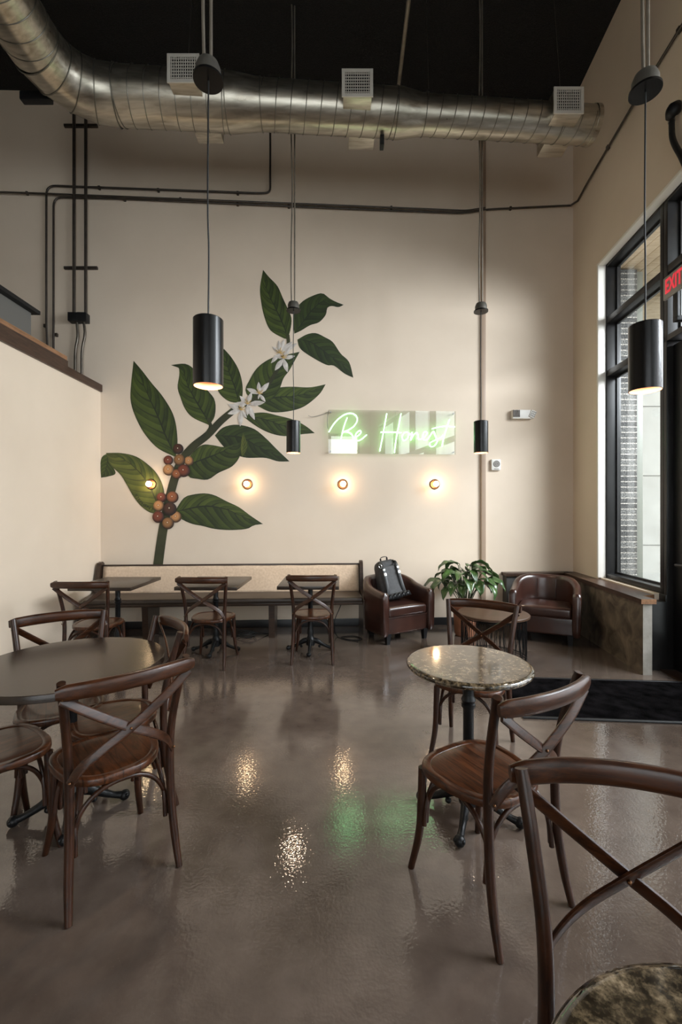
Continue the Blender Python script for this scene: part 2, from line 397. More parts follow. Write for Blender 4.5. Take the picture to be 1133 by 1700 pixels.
# outside the window
M_pave = noisy('pavement', (.30, .29, .27), (.38, .37, .35), .9, 2)
bm = B(); box(bm, (3.0, -6, -.12), (22, 16, -.1)); struct(finish(bm, 'ground', M_pave, smooth=False))
M_out = noisy('pale_concrete', (.74, .73, .70), (.86, .85, .82), .8, 2.2, bs=.15, bscale=8, detail=8)
bm = B(); box(bm, (4.6, 9.0, -.1), (11, 9.3, 5.4))
ow = finish(bm, 'concrete_wall', M_out, smooth=False); tag(ow, 'pale cast concrete wall outside, beyond the brick pier', 'wall')
bm = B()
for z in (.85, 2.25, 3.65, 5.0): box(bm, (4.6, 8.993, z), (11, 9.0, z+.012))
finish(bm, 'form_joint', mat('joint_grey', (.2, .2, .19), .9), ow, smooth=False)  # plain dark grey strips mark the form joints
def brick(m, nt, p):
    tc = N(nt, 'ShaderNodeTexCoord'); mp = N(nt, 'ShaderNodeMapping'); mp.inputs['Rotation'].default_value = (PI/2, 0, 0)
    nt.links.new(tc.outputs['Object'], mp.inputs[0])
    b = N(nt, 'ShaderNodeTexBrick'); b.offset = 0; b.inputs['Scale'].default_value = 1; b.inputs['Brick Width'].default_value = 5; b.inputs['Row Height'].default_value = .078
    b.inputs['Mortar Size'].default_value = .007; b.inputs['Color1'].default_value = (.05, .05, .05, 1); b.inputs['Color2'].default_value = (.13, .13, .125, 1); b.inputs['Mortar'].default_value = (.34, .32, .29, 1)
    nt.links.new(mp.outputs[0], b.inputs['Vector'])
    sp = ramp(nt, noise(nt, 60, 2), [(.45, (.4, .4, .4)), (.6, (1.7, 1.7, 1.7))])
    m2 = N(nt, 'ShaderNodeMix'); m2.data_type = 'RGBA'; m2.blend_type = 'MULTIPLY'; m2.inputs[0].default_value = .8
    nt.links.new(b.outputs['Color'], m2.inputs[6]); nt.links.new(sp, m2.inputs[7]); nt.links.new(m2.outputs[2], p.inputs['Base Color'])
bm = B(); box(bm, (3.55, 6.35, -.1), (4.22, 6.9, 4.97)); o = finish(bm, 'brick_pier', mat('speckled_brick', rough=.85, build=brick), smooth=False)
tag(o, 'speckled grey brick pier just outside the window', 'pier')
bm = B(); box(bm, (4.235, 6.4, -.1), (4.34, 6.55, 4.97), .01); tag(finish(bm, 'steel_post', mat('grey_green_steel', (.20, .21, .18), .45)), 'grey green steel post standing against the brick pier outside', 'post')
M_sof = wood('soffit_boards', (.42, .33, .22), (.60, .49, .35), .7, (1, 12, 12), 2, 0)
cn = thing('entrance_canopy', 'beige boarded canopy roof over the pavement outside the window', 'canopy', (3.2, 4, 4.9))
bm = B()
for k in range(14): box(bm, (.02+k*.16, -1.5, .10), (.17+k*.16, 3.2, .15), .006)
finish(bm, 'soffit', M_sof, cn)
bm = B(); box(bm, (1.0, 3.2, -.55), (3.4, 3.4, .5), .01); finish(bm, 'fascia_beam', M_sof, cn)

# ------------------------------------------------------------ wall painting
def leaf_paint(name, c1, c2, vein):
    def b(m, nt, p):
        uv = N(nt, 'ShaderNodeUVMap'); sx = N(nt, 'ShaderNodeSeparateXYZ'); nt.links.new(uv.outputs[0], sx.inputs[0])
        def mth(op, a, b_=None, c=None):
            n = N(nt, 'ShaderNodeMath'); n.operation = op
            for i, q in enumerate((a, b_, c)):
                if q is None: continue
                if isinstance(q, (int, float)): n.inputs[i].default_value = q
                else: nt.links.new(q, n.inputs[i])
            return n.outputs[0]
        u = sx.outputs[0]; v = mth('SUBTRACT', mth('MULTIPLY', sx.outputs[1], 2), 1); av = mth('ABSOLUTE', v)
        side = mth('MULTIPLY', mth('GREATER_THAN', v, 0), .5)
        ph = mth('FRACT', mth('ADD', mth('SUBTRACT', mth('MULTIPLY', u, 6.0), mth('MULTIPLY', mth('POWER', av, 1.3), 1.5)), side))
        veinl = mth('LESS_THAN', mth('ABSOLUTE', mth('SUBTRACT', ph, .5)), mth('MULTIPLY', mth('SUBTRACT', 1.15, av), .075))
        mid = mth('LESS_THAN', av, mth('MULTIPLY', mth('SUBTRACT', 1.1, u), .055))
        vv = mth('MAXIMUM', mid, mth('MULTIPLY', veinl, .75))
        gx = mth('ADD', mth('MULTIPLY', ph, .55), mth('MULTIPLY', noise(nt, 6, 4, (1, 1, 1)), .75))
        gx = mth('SUBTRACT', gx, mth('MULTIPLY', side, .45))
        base = ramp(nt, gx, [(.15, c1), (.95, c2)])
        tipd = mth('MULTIPLY', mth('SUBTRACT', u, .80), 3.2)
        edge = mth('MULTIPLY', mth('SUBTRACT', av, .88), 6)
        dk = mth('MAXIMUM', mth('MAXIMUM', tipd, edge), vv); 
        n = N(nt, 'ShaderNodeMix'); n.data_type = 'RGBA'; n.clamp_factor = True
        nt.links.new(dk, n.inputs[0]); nt.links.new(base, n.inputs[6]); n.inputs[7].default_value = (*vein, 1)
        nt.links.new(n.outputs[2], p.inputs['Base Color'])
    return mat(name, rough=.6, build=b)
V0 = (.010, .016, .006)
P_mid = leaf_paint('leaf_paint_green', (.014, .024, .004), (.068, .094, .013), V0)
P_dark = leaf_paint('leaf_paint_dark', (.009, .016, .003), (.036, .056, .009), V0)
P_olive = leaf_paint('leaf_paint_olive', (.030, .048, .007), (.13, .14, .024), (.03, .035, .01))
def resamp(pl, n):
    P = cr([(*p, 0) for p in pl], 6); d = [0]
    for a, b in zip(P, P[1:]): d.append(d[-1]+(b-a).length)
    out = []; j = 0
    for i in range(n):
        s = d[-1]*i/(n-1)
        while j < len(P)-2 and d[j+1] < s: j += 1
        t = (s-d[j])/max(d[j+1]-d[j], 1e-6); q = P[j].lerp(P[j+1], min(max(t, 0), 1)); out.append((q.x, q.y))
    return out
mural = thing('leaf_mural', 'painted coffee branch with big green leaves, berries and white flowers covering the back wall', 'mural', on_back(262, 1030))
mural_inv = Matrix.Translation(mural.location).inverted()
def mp(px, py, off): return mural_inv @ on_back(px, py, off)
def leaf(base, tip, left, right, mid, off, m, label=None):
    n = 26; K = 4
    L = resamp([base]+left+[tip], n); R = resamp([base]+right+[tip], n); Mi = resamp([base]+mid+[tip], n)
    bm = B(); uvl = bm.loops.layers.uv.new('UVMap'); rows = []
    for i in range(n):
        row = []
        for k in range(-K, K+1):
            a = abs(k)/K; S = L if k < 0 else R
            x = Mi[i][0]*(1-a)+S[i][0]*a; y = Mi[i][1]*(1-a)+S[i][1]*a
            row.append((bm.verts.new(mp(x, y, off)), (i/(n-1), (k/K+1)/2)))
        rows.append(row)
    for A, Bq in zip(rows, rows[1:]):
        for k in range(2*K):
            q = [A[k], A[k+1], Bq[k+1], Bq[k]]
            f = bm.faces.new([z[0] for z in q])
            for l, z in zip(f.loops, q): l[uvl].uv = z[1]
    o = finish(bm, 'leaf', m, mural, smooth=False); return o
# back layer to front layer
leaf((397, 669), (372, 579), [(380, 666), (364, 652), (356, 628), (362, 600)], [(402, 662), (403, 640), (397, 615), (385, 594)], [(390, 642), (379, 612)], .002, P_mid)
leaf((348, 706), (284, 606), [(320, 693), (307, 678), (300, 660), (295, 643), (298, 622), (296, 609)], [(357, 690), (357, 665), (345, 648), (332, 632), (323, 614), (308, 604)], [(340, 690), (325, 665), (312, 640), (303, 615)], .002, P_mid)
leaf((292, 759), (222, 599), [(262, 744), (240, 720), (225, 692), (217, 665), (218, 635)], [(295, 735), (292, 703), (284, 680), (268, 655), (252, 636), (235, 614)], [(276, 725), (262, 690), (248, 660), (235, 630)], .002, P_mid)
leaf((478, 563), (437, 448), [(470, 561), (449, 548), (439, 525), (434, 502), (432, 478)], [(483, 545), (484, 527), (477, 510), (470, 495), (461, 475), (447, 460)], [(471, 540), (458, 512), (447, 490), (440, 468)], .002, P_mid)
leaf((489, 554), (571, 506), [(487, 535), (490, 516), (503, 500), (522, 490), (536, 487), (547, 495), (558, 501)], [(500, 549), (515, 540), (530, 535), (541, 523), (544, 511), (552, 508), (562, 510)], [(507, 530), (520, 513), (538, 499), (552, 504)], .002, P_dark)
leaf((494, 564), (587, 627), [(510, 555), (525, 553), (540, 560), (553, 568), (566, 587), (580, 601)], [(499, 579), (520, 594), (543, 606), (555, 607), (572, 620)], [(512, 566), (530, 577), (550, 592), (569, 605)], .002, P_dark)
leaf((428, 674), (541, 638), [(440, 660), (450, 648), (466, 643), (487, 642), (515, 643)], [(450, 684), (478, 683), (505, 675), (530, 655)], [(455, 660), (488, 658), (515, 650)], .002, P_mid)
leaf((425, 672), (498, 584), [(408, 650), (414, 632), (428, 610), (450, 595), (475, 589)], [(445, 668), (463, 648), (471, 628), (480, 616), (489, 600)], [(447, 635), (463, 612), (480, 598)], .003, P_mid)
leaf((402, 689), (523, 719), [(420, 686), (440, 685), (462, 690), (485, 696), (506, 706)], [(415, 700), (435, 713), (455, 721), (475, 724), (500, 721)], [(440, 696), (475, 708)], .002, P_mid)
leaf((357, 723), (481, 766), [(370, 710), (392, 705), (420, 711), (440, 726), (460, 746)], [(372, 742), (390, 754), (410, 760), (440, 760), (462, 766)], [(400, 726), (430, 742)], .002, P_dark)
leaf((309, 772), (401, 732), [(318, 754), (335, 739), (353, 739), (371, 742), (388, 738)], [(313, 791), (328, 795), (346, 796), (363, 785), (386, 774), (399, 756)], [(338, 762), (368, 750)], .004, P_mid)
leaf((402, 758), (404, 718), [(400, 745), (401, 731)], [(407, 752), (411, 741), (408, 728)], [(405, 738)], .005, P_olive)
leaf((290, 850), (437, 870), [(304, 828), (316, 822), (338, 819), (356, 822), (376, 832), (397, 842), (416, 856)], [(302, 862), (320, 870), (336, 873), (356, 878), (382, 880), (410, 878), (422, 872)], [(320, 843), (345, 840), (375, 845), (400, 856)], .002, P_mid)
leaf((266, 849), (176, 752), [(252, 852), (235, 841), (222, 825), (210, 804), (200, 788), (184, 772)], [(273, 822), (268, 800), (258, 783), (242, 768), (224, 757), (200, 752)], [(250, 810), (232, 784), (205, 762)], .003, P_olive)
leaf((178, 753), (168, 793), [(170, 758), (167, 768), (167, 780)], [(186, 772), (192, 786), (180, 791)], [(178, 770), (173, 785)], .0025, P_mid)
M_stemA = noisy('branch_paint', (.016, .019, .007), (.050, .052, .018), .6, 3)
def branch(pts, ws, off):
    bm = B(); P = cr([(*p, 0) for p in pts], 5); n = len(P); prev = None
    for i, p in enumerate(P):
        t = (P[min(i+1, n-1)]-P[max(i-1, 0)]).normalized(); s = Vector((-t.y, t.x, 0))
        w = ws[0]+(ws[-1]-ws[0])*i/(n-1) if len(ws) == 2 else ws[min(int(i/(n-1)*(len(ws)-1)), len(ws)-1)]
        a = bm.verts.new(mp(p.x+s.x*w/2, p.y+s.y*w/2, off)); c = bm.verts.new(mp(p.x, p.y, off+.001)); b = bm.verts.new(mp(p.x-s.x*w/2, p.y-s.y*w/2, off))
        if prev: bm.faces.new((prev[0], a, c, prev[1])); bm.faces.new((prev[1], c, b, prev[2]))
        prev = (a, c, b)
    finish(bm, 'branch', M_stemA, mural)
branch([(262, 941), (270, 884), (279, 838), (289, 798), (301, 766), (320, 742), (345, 722), (368, 698), (395, 676)], [16, 11], .005)
branch([(395, 676), (425, 662), (447, 636), (462, 612), (474, 590)], [9, 5], .005)
branch([(346, 718), (350, 708), (346, 694)], [8, 4], .004)
branch([(474, 590), (479, 570), (478, 556)], [5, 6], .0045)
def berry_mat(name, c):
    def b(m, nt, p):
        uv = N(nt, 'ShaderNodeUVMap'); 
        g = N(nt, 'ShaderNodeTexGradient'); g.gradient_type = 'SPHERICAL'
        nt.links.new(uv.outputs[0], g.inputs[0])
        d = tuple(x*.18 for x in c); l = tuple(min(1, x*1.5) for x in c)
        nt.links.new(ramp(nt, g.outputs[0], [(.02, d), (.30, c), (.6, l), (.88, c), (.93, (.75, .6, .45))]), p.inputs['Base Color'])
    return mat(name, rough=.5, build=b)
BC = dict(dark=(.045, .014, .006), olive=(.20, .09, .03), red=(.13, .028, .012), tan=(.36, .17, .065), rust=(.22, .07, .025))
def berry(x, y, r, c, off):
    x = 240+x/5.665; y = 725+y/5.665; r = r/5.665
    bm = B(); uvl = bm.loops.layers.uv.new('UVMap'); n = 20
    rings = [[(bm.verts.new(mp(x+r*q*math.cos(2*PI*k/n), y+r*q*math.sin(2*PI*k/n), off+.004*(1-q*q))), (q*math.cos(2*PI*k/n)+.12, q*math.sin(2*PI*k/n)+.15)) for k in range(n)] for q in (1, .8, .55, .3, .12)]
    for A, Bq in zip(rings, rings[1:]):
        for k in range(n):
            q = [A[k], A[(k+1) % n], Bq[(k+1) % n], Bq[k]]; f = bm.faces.new([z[0] for z in q])
            for l, z in zip(f.loops, q): l[uvl].uv = z[1]
    f = bm.faces.new([z[0] for z in rings[-1]])
    for l, z in zip(f.loops, rings[-1]): l[uvl].uv = z[1]
    finish(bm, 'berry', berry_mat('berry_paint_'+c, BC[c]), mural)
for i, q in enumerate([(318, 115, 50, 'dark'), (225, 222, 46, 'red'), (418, 228, 44, 'tan'), (330, 218, 54, 'olive'), (228, 312, 54, 'tan'), (305, 352, 46, 'rust'), (370, 320, 60, 'red'),
    (160, 572, 48, 'red'), (265, 570, 56, 'rust'), (135, 652, 52, 'tan'), (297, 755, 53, 'tan'), (130, 755, 56, 'red'), (240, 680, 64, 'dark'), (222, 815, 56, 'olive')]): berry(*q, .008+i*.001)
M_pet = noisy('petal_paint', (.42, .37, .33), (.66, .61, .56), .6, 14)
M_sta = mat('stamen_paint', (.55, .36, .12), .6)
def flower(cx, cy, tips, off, w=.36, stam=5):
    bm = B()
    for tx, ty in tips:
        v = Vector((tx-cx, ty-cy)); L = v.length; v.normalize(); s = Vector((-v.y, v.x))
        prof = [(0, .06), (.2, .55), (.45, 1), (.7, .8), (.88, .4), (1, 0.02)]; prev = None
        for t, ww in prof:
            h = min(L*w, 9)/2*ww; c = Vector((cx, cy))+v*L*t
            a = bm.verts.new(mp(c.x+s.x*h, c.y+s.y*h, off)); m_ = bm.verts.new(mp(c.x, c.y, off+.003)); b = bm.verts.new(mp(c.x-s.x*h, c.y-s.y*h, off))
            if prev: bm.faces.new((prev[0], a, m_, prev[1])); bm.faces.new((prev[1], m_, b, prev[2]))
            prev = (a, m_, b)
    fl = finish(bm, 'flower', M_pet, mural, smooth=False)
    bm = B()
    for k in range(stam):
        an = -PI/2+(k-(stam-1)/2)*.55+.2; r = 6+(k % 2)*3
        sweep(bm, [mp(cx, cy, off+.005), mp(cx+r*math.cos(an), cy+r*math.sin(an), off+.006)], .004, n=5)
    finish(bm, 'stamen', M_sta, fl)
flower(465, 586, [(472, 563), (463, 565), (452, 575), (450, 603), (486, 567), (494, 570)], .006, .3, 7)
flower(471, 595, [(456.6, 615), (477.6, 618), (490, 591), (481, 576), (456, 590)], .008)
flower(430.7, 654, [(409.7, 645), (429.4, 634), (447, 635), (441, 667), (429, 663)], .008)
flower(400.4, 681, [(379, 671), (378, 687), (399, 708), (406, 668), (410, 694)], .007)
flower(411, 671, [(398, 657), (418, 651), (440, 668), (423, 697), (387, 671), (411, 690)], .009)
# the painter's small dark lettering along the lower leaf edge
sg = bpy.data.curves.new('signature', 'FONT'); sg.body = 'STEPHEN M'; sg.size = .06; sg.extrude = .0005
ob = bpy.data.objects.new('signature', sg); COL.objects.link(ob)
me = bpy.data.meshes.new_from_object(ob.evaluated_get(bpy.context.evaluated_depsgraph_get())); bpy.data.objects.remove(ob)
P = resamp([(223, 822), (231, 834), (243, 843), (258, 850)], 40)
bm = B(); bm.from_mesh(me); mxx = max(v.co.x for v in bm.verts)
for v in bm.verts:
    t = min(max(v.co.x/mxx, 0), .999)*38; i = int(t); a = Vector(P[i]).lerp(Vector(P[i+1]), t-i); d = (Vector(P[i+1])-Vector(P[i])).normalized()
    q = a+Vector((d.y, -d.x))*(v.co.y/.045*5); v.co = mp(q.x, q.y, .006+v.co.z)
finish(bm, 'signature', mat('signature_paint', (.006, .008, .005), .6), mural, smooth=False)

# ------------------------------------------------------------ neon sign
ns = thing('neon_sign', 'clear acrylic panel with pale green glowing script on the back wall', 'sign', on_back(651, 753, .05))
nsi = Matrix.Translation(ns.location).inverted()
a, b = on_back(545.5, 753, .04), on_back(757, 683, .04)
xa = (MB.inverted()@a).x; xb = (MB.inverted()@b).x
bm = B(); box(bm, (xa, -.046, a.z), (xb, -.040, b.z), 0, nsi@MB); finish(bm, 'acrylic_panel', M_acryl, ns, smooth=False)
for x in (xa+.03, xb-.03):
    for z in (a.z+.03, b.z-.03):
        bm = B(); sweep(bm, [nsi@MB@Vector((x, -.052, z)), nsi@MB@Vector((x, -.0, z))], .009, n=12); finish(bm, 'standoff', M_steel, ns)
bm = B()
sweep(bm, [nsi@on_back(x, y, .03) for x, y in ((545, 684), (536, 688), (520, 692), (512, 690))], .003, n=6, smooth=5)
sweep(bm, [nsi@on_back(x, y, .035) for x, y in ((546, 682), (544, 692), (544, 705), (545, 712))], .004, n=6, smooth=5)
finish(bm, 'lead_wire', M_grey, ns)
def nz(pl): return [(540+x/5.036, 675+y/5.036) for x, y in pl]
strokes = [[(32, 212), (70, 150), (120, 95), (175, 62), (225, 56), (262, 80), (268, 120), (240, 165), (190, 198), (150, 212), (190, 212), (228, 238), (236, 285), (205, 325), (150, 348), (112, 335), (104, 318)],
    [(186, 92), (160, 160), (140, 240), (122, 332)],
    [(236, 262), (272, 246), (300, 218), (292, 200), (262, 222), (250, 262), (262, 285), (300, 276), (348, 236)],
    [(516, 58), (500, 150), (482, 250), (458, 372)], [(636, 58), (615, 170), (594, 280), (580, 386)], [(466, 214), (550, 212), (640, 218)],
    [(690, 212), (660, 222), (644, 256), (660, 284), (692, 262), (700, 222), (712, 236), (728, 216), (722, 250), (718, 280), (738, 240), (766, 218), (778, 240), (782, 272), (812, 268), (846, 240), (852, 214), (832, 212), (818, 244), (828, 276), (862, 268), (905, 208), (922, 240), (940, 285), (918, 326), (885, 332), (876, 308), (905, 288), (962, 262), (985, 240)],
    [(1042, 108), (1018, 180), (996, 250), (980, 334)], [(896, 186), (950, 172), (1010, 164), (1086, 170)]]
M_neon = mat('neon_green', (.6, 1, .6), .4, emit=(.34, 1, .42), es=10)
for s in strokes:
    bm = B(); sweep(bm, [nsi@on_back(x, y, .060) for x, y in nz(s)], .0066, n=8, smooth=5, ref=BN); finish(bm, 'neon_tube', M_neon, ns)

# ------------------------------------------------------------ sconces
sc_l = ['round dark brass bulb sconce shining on the painted leaf, leftmost of four', 'bulb sconce on bare wall right of the painted berries, above the middle of the bench',
        'bulb sconce on the wall directly below the glowing script sign, left half', 'bulb sconce nearest the vertical pipe, below the right end of the script sign']
first = None
for (px, tilt), lb in zip(((251, -.5), (411, -.12), (569.5, .03), (722, .2)), sc_l):
    loc = on_back(px, 804, 0)
    if first is None:
        t = thing('wall_sconce', lb, 'sconce', loc, BA, 'bulb sconces on the back wall'); first = t
        Rx = Matrix.Rotation(PI/2, 4, 'X')
        bm = B(); lathe(bm, [(.066, 0), (.066, .012), (.060, .018), (.050, .018), (.046, .010)], 36); 
        for v in bm.verts: v.co = Rx@v.co
        finish(bm, 'backplate', M_brass, t)
        bm = B(); lathe(bm, [(.022, .008), (.022, .045), (.018, .05)], 20)
        for v in bm.verts: v.co = Rx@v.co
        finish(bm, 'socket', M_black, t)
        bm = B(); bmesh.ops.create_uvsphere(bm, u_segments=20, v_segments=12, radius=.036, matrix=Matrix.Translation((0, -.080, 0)))
        finish(bm, 'bulb', M_bulb, t)
    else: dup(first, loc, BA, lb)

# ------------------------------------------------------------ pendants
def pendant(px, Y, zb, zc, ztop, lb, lean=0):
    x = (px-CX)/F*Y
    t = thing('pendant_lamp', lb, 'pendant lamp', (x, Y, zb), 0, 'black cylinder pendant lamps')
    r, h = .076, .345
    bm = B(); lathe(bm, [(r-.004, 0), (r, .0), (r, h-.004), (r-.004, h), (.012, h), (.012, h+.012), (.006, h+.014)], 48, capb=False)
    finish(bm, 'lamp_shade', M_pend, t, ang=30)
    bm = B(); lathe(bm, [(r-.004, .0), (r-.006, .045), (.055, .05)], 48, capb=False, capt=False); finish(bm, 'reflector', M_copper, t)
    bm = B(); lathe(bm, [(.0555, .048), (.0555, .052)], 40); finish(bm, 'lamp_disc', M_glow, t)
    H = zc-zb; T = ztop-zb
    bm = B(); sweep(bm, [(0, 0, h+.01), (.002, .003, h+.35), (-.003, 0, H*.6), (.001, 0, H)], .0042, n=8, smooth=5); finish(bm, 'cord', M_cord, t)
    bm = B(); lathe(bm, [(.076, 0), (.076, .012), (.07, .016), (.052, .018), (.052, .05), (.02, .06)], 36, (0, 0, H)); cnp = finish(bm, 'canopy', M_pend, t)
    bm = B(); lathe(bm, [(.062, .017), (.063, .062), (.052, .090), (.022, .102)], 36, (0, 0, H)); finish(bm, 'canopy_cup', M_cup, t)
    bm = B(); sweep(bm, [(.014, 0, H+.08), (.012+lean, 0, T)], .0085, n=10); finish(bm, 'hanger_rod', M_rod, t)
    bm = B()
    pts = [(-.018-.006*math.sin(k*.9), -.012, H+.08+(T-H-.08)*k/14) for k in range(15)]
    sweep(bm, pts, .0085, n=8, smooth=4); finish(bm, 'flex_conduit', M_rod, t)
    l = bpy.data.lights.new('pendant_bulb', 'AREA'); l.shape = 'DISK'; l.size = .10; l.energy = 6; l.color = (1, .80, .58); l.spread = math.radians(125)
    lo_ = bpy.data.objects.new('pendant_bulb', l); COL.objects.link(lo_); lo_.parent = t; lo_.location = (0, 0, .044)
    return t
def ceil_z(x): return 6.93+(x+3)*.035
pendant(346, 2.3, 2.155, 3.73, ceil_z(-.7), 'large near black cylinder pendant hanging in front of the painted leaves')
pendant(487.5, 4.85, 2.155, 3.70, ceil_z(-.5), 'small far black cylinder pendant over the right end of the bench')
pendant(799, 4.85, 2.155, 3.69, ceil_z(1.5), 'small far black cylinder pendant beside the vertical pipe, right of the script sign')
pendant(1072, 2.33, 2.14, 3.70, ceil_z(1.6), 'large near black cylinder pendant hanging before the right window')

# ------------------------------------------------------------ chairs
def make_chair(label):
    t = thing('cross_back_chair', label, 'chair')
    # seat
    bm = B(); n = 48; out = []
    for k in range(n):
        a = 2*PI*k/n; ca, sa = math.cos(a), math.sin(a)
        e = 2/2.9; x = math.copysign(abs(ca)**e, ca); y = math.copysign(abs(sa)**e, sa)
        w = .207+.022*y-.018*max(0, -y); out.append((x*w, y*.205))
    rings = []
    for s, z in ((.90, .428), (.985, .430), (1.0, .440), (.995, .456), (.975, .461), (.86, .461), (.845, .4575), (.82, .4585), (.5, .455), (.15, .454)):
        rings.append([bm.verts.new((x*s, y*s, z)) for x, y in out])
    for A, Bq in zip(rings, rings[1:]):
        for k in range(n): bm.faces.new((A[k], A[(k+1) % n], Bq[(k+1) % n], Bq[k]))
    bm.faces.new(rings[0][::-1]); bm.faces.new(rings[-1]); finish(bm, 'seat', M_seat, t, ang=50)
    for s in (-1, 1):
        bm = B(); sweep(bm, [(s*.205, -.262, 0), (s*.199, -.232, .12), (s*.192, -.208, .28), (s*.190, -.200, .46), (s*.196, -.206, .60), (s*.212, -.235, .75), (s*.230, -.272, .892)],
              [.0135, .0165, .0175, .0175, .0165, .0165, .0155], n=12, ref=(0, 1, 0), smooth=6); finish(bm, 'leg', M_chair, t)
        bm = B(); sweep(bm, [(s*.172, .160, .435), (s*.174, .164, .32), (s*.180, .172, .16), (s*.202, .200, 0)], [.0185, .0175, .0165, .0135], n=12, ref=(0, 1, 0), smooth=6); finish(bm, 'leg', M_chair, t)
    bm = B(); sweep(bm, [(-.252, -.296, .862), (-.215, -.306, .864), (-.12, -.333, .867), (0, -.344, .868), (.12, -.333, .867), (.215, -.306, .864), (.252, -.296, .862)],
          [.010, .0145, .0155, .0155, .0155, .0145, .010], [.020, .030, .031, .031, .031, .030, .020], n=16, ref=(0, 0, 1), smooth=6, power=2.6); finish(bm, 'top_rail', M_rail, t)
    for s, dy in ((1, 0), (-1, -.011)):
        bm = B(); sweep(bm, [(-s*.232, -.292+dy*.3, .838), (-s*.13, -.290+dy, .757), (0, -.278+dy, .664), (s*.095, -.258+dy, .602), (s*.160, -.232+dy, .548), (s*.194, -.216+dy*.3, .490)],
              .0052, .0185, n=12, ref=(0, .35, 1), smooth=6, power=4); finish(bm, 'cross_strap', M_rail, t)
    bm = B()
    for p in ((0, -.297, .664), (.232, -.303, .842), (-.232, -.306, .842)):
        bmesh.ops.create_uvsphere(bm, u_segments=10, v_segments=6, radius=.0055, matrix=Matrix.Translation(p))
    for p in ((0, -.268, .664), (.195, -.232, .5), (-.195, -.232, .5)):
        bmesh.ops.create_uvsphere(bm, u_segments=10, v_segments=6, radius=.0055, matrix=Matrix.Translation(p))
    finish(bm, 'rivet', M_brass, t)
    def arch(p, q, inw):
        p = Vector(p); q = Vector(q); d = (q-p); L = d.length; d.normalize(); bm = B()
        pts = [p+Vector((0, 0, .20)), p+d*.012+Vector((0, 0, .29)), p+d*.05+Vector((0, 0, .365)), p+d*.11+Vector((0, 0, .408)), p+d*(L/2)+Vector((0, 0, .420))]
        pts += [q-d*.11+Vector((0, 0, .408)), q-d*.05+Vector((0, 0, .365)), q-d*.012+Vector((0, 0, .29)), q+Vector((0, 0, .20))]
        iv = Vector(inw)*.022
        sweep(bm, [x+iv for x in pts], .0098, n=10, ref=inw, smooth=5); finish(bm, 'stretcher', M_chair, t)
    arch((-.186, -.206, 0), (.186, -.206, 0), (0, 1, 0)); arch((-.176, .168, 0), (.176, .168, 0), (0, -1, 0))
    arch((-.192, -.20, 0), (-.174, .16, 0), (1, 0, 0)); arch((.192, -.20, 0), (.174, .16, 0), (-1, 0, 0))
    return t
GC = 'cross back bentwood chairs'
chairs = [((-.285, 4.36), (.0, 1), 'cross-back chair at the square table near the right end of the bench'),
    ((-1.325, 4.22), (.06, 1), 'cross-back chair at the middle square table by the bench'),
    ((-2.32, 3.95), (-.03, 1), 'cross-back chair at the leftmost square table, close to the left white wall'),
    ((-1.70, 2.70), (.54, -.84), 'cross-back chair on the far left side of the round dark table, facing the camera'),
    ((-.935, 2.485), (-.8, -.6), 'cross-back chair on the right side of the round dark table, turned sideways'),
    ((-.81, 1.725), (-.68, .735), 'large near cross-back chair at left, back to the camera, at the round dark table'),
    ((-1.73, 1.73), (.6, .8), 'cross-back chair cut off by the left edge, only its seat and front legs showing'),
    ((.975, 3.07), (-.5, -.86), 'cross-back chair on the far side of the speckled round table, before the wire coffee table'),
    ((.73, 1.56), (-.515, .858), 'cross-back chair on the near side of the speckled round table, turned away from the camera'),
    ((.662, 1.045), (-.22, -.975), 'nearest cross-back chair cropped by the lower right corner, facing the camera')]
ch0 = None
for (rx, ry), f, lb in chairs:
    f = Vector(f).normalized(); o = Vector((rx, ry))+f*.305; rz = math.atan2(-f.x, f.y)
    if ch0 is None: ch0 = make_chair(lb); ch0['group'] = GC; ch0.location = (o.x, o.y, 0); ch0.rotation_euler = (0, 0, rz)
    else: dup(ch0, (o.x, o.y, 0), rz, lb, GC)

# ------------------------------------------------------------ tables
def base_parts(t, H, a0):
    bm = B(); lathe(bm, [(.045, .06), (.05, .075), (.042, .10), (.050, .125), (.036, .15), (.030, .17), (.036, .20), (.030, .225), (.026, .24), (.026, H-.20), (.034, H-.19), (.034, H-.175), (.029, H-.17), (.036, H-.155), (.029, H-.14), (.026, H-.13), (.026, H-.03), (.06, H-.012), (.06, H)], 24)
    finish(bm, 'column', M_iron, t)
    bm = B()
    for q in (0, PI/2): 
        sweep(bm, [(-.17*math.cos(q), -.17*math.sin(q), H-.006), (.17*math.cos(q), .17*math.sin(q), H-.006)], .016, .006, n=8, power=4)
    finish(bm, 'top_bracket', M_iron, t)
    for k in range(4):
        a = a0+k*PI/2; c, s = math.cos(a), math.sin(a); bm = B()
        sweep(bm, [(c*.02, s*.02, .115), (c*.07, s*.07, .105), (c*.13, s*.13, .070), (c*.19, s*.19, .042), (c*.235, s*.235, .030)], [.022, .024, .018, .015, .018], [.028, .030, .020, .016, .02], n=12, smooth=5)
        bmesh.ops.create_uvsphere(bm, u_segments=14, v_segments=8, radius=.026, matrix=Matrix.Translation((c*.24, s*.24, .028)))
        for w in (-1, 1):
            sweep(bm, [(c*.05-s*.02*w, s*.05+c*.02*w, .12), (c*.10-s*.012*w, s*.10+c*.012*w, .098), (c*.15, s*.15, .07)], .006, n=6, smooth=4)
            bmesh.ops.create_uvsphere(bm, u_segments=8, v_segments=6, radius=.010, matrix=Matrix.Translation((c*.25-s*.018*w, s*.25+c*.018*w, .034)))
        bmesh.ops.create_uvsphere(bm, u_segments=10, v_segments=6, radius=.016, matrix=Matrix.Translation((c*.10, s*.10, .045)))
        finish(bm, 'foot', M_iron, t)
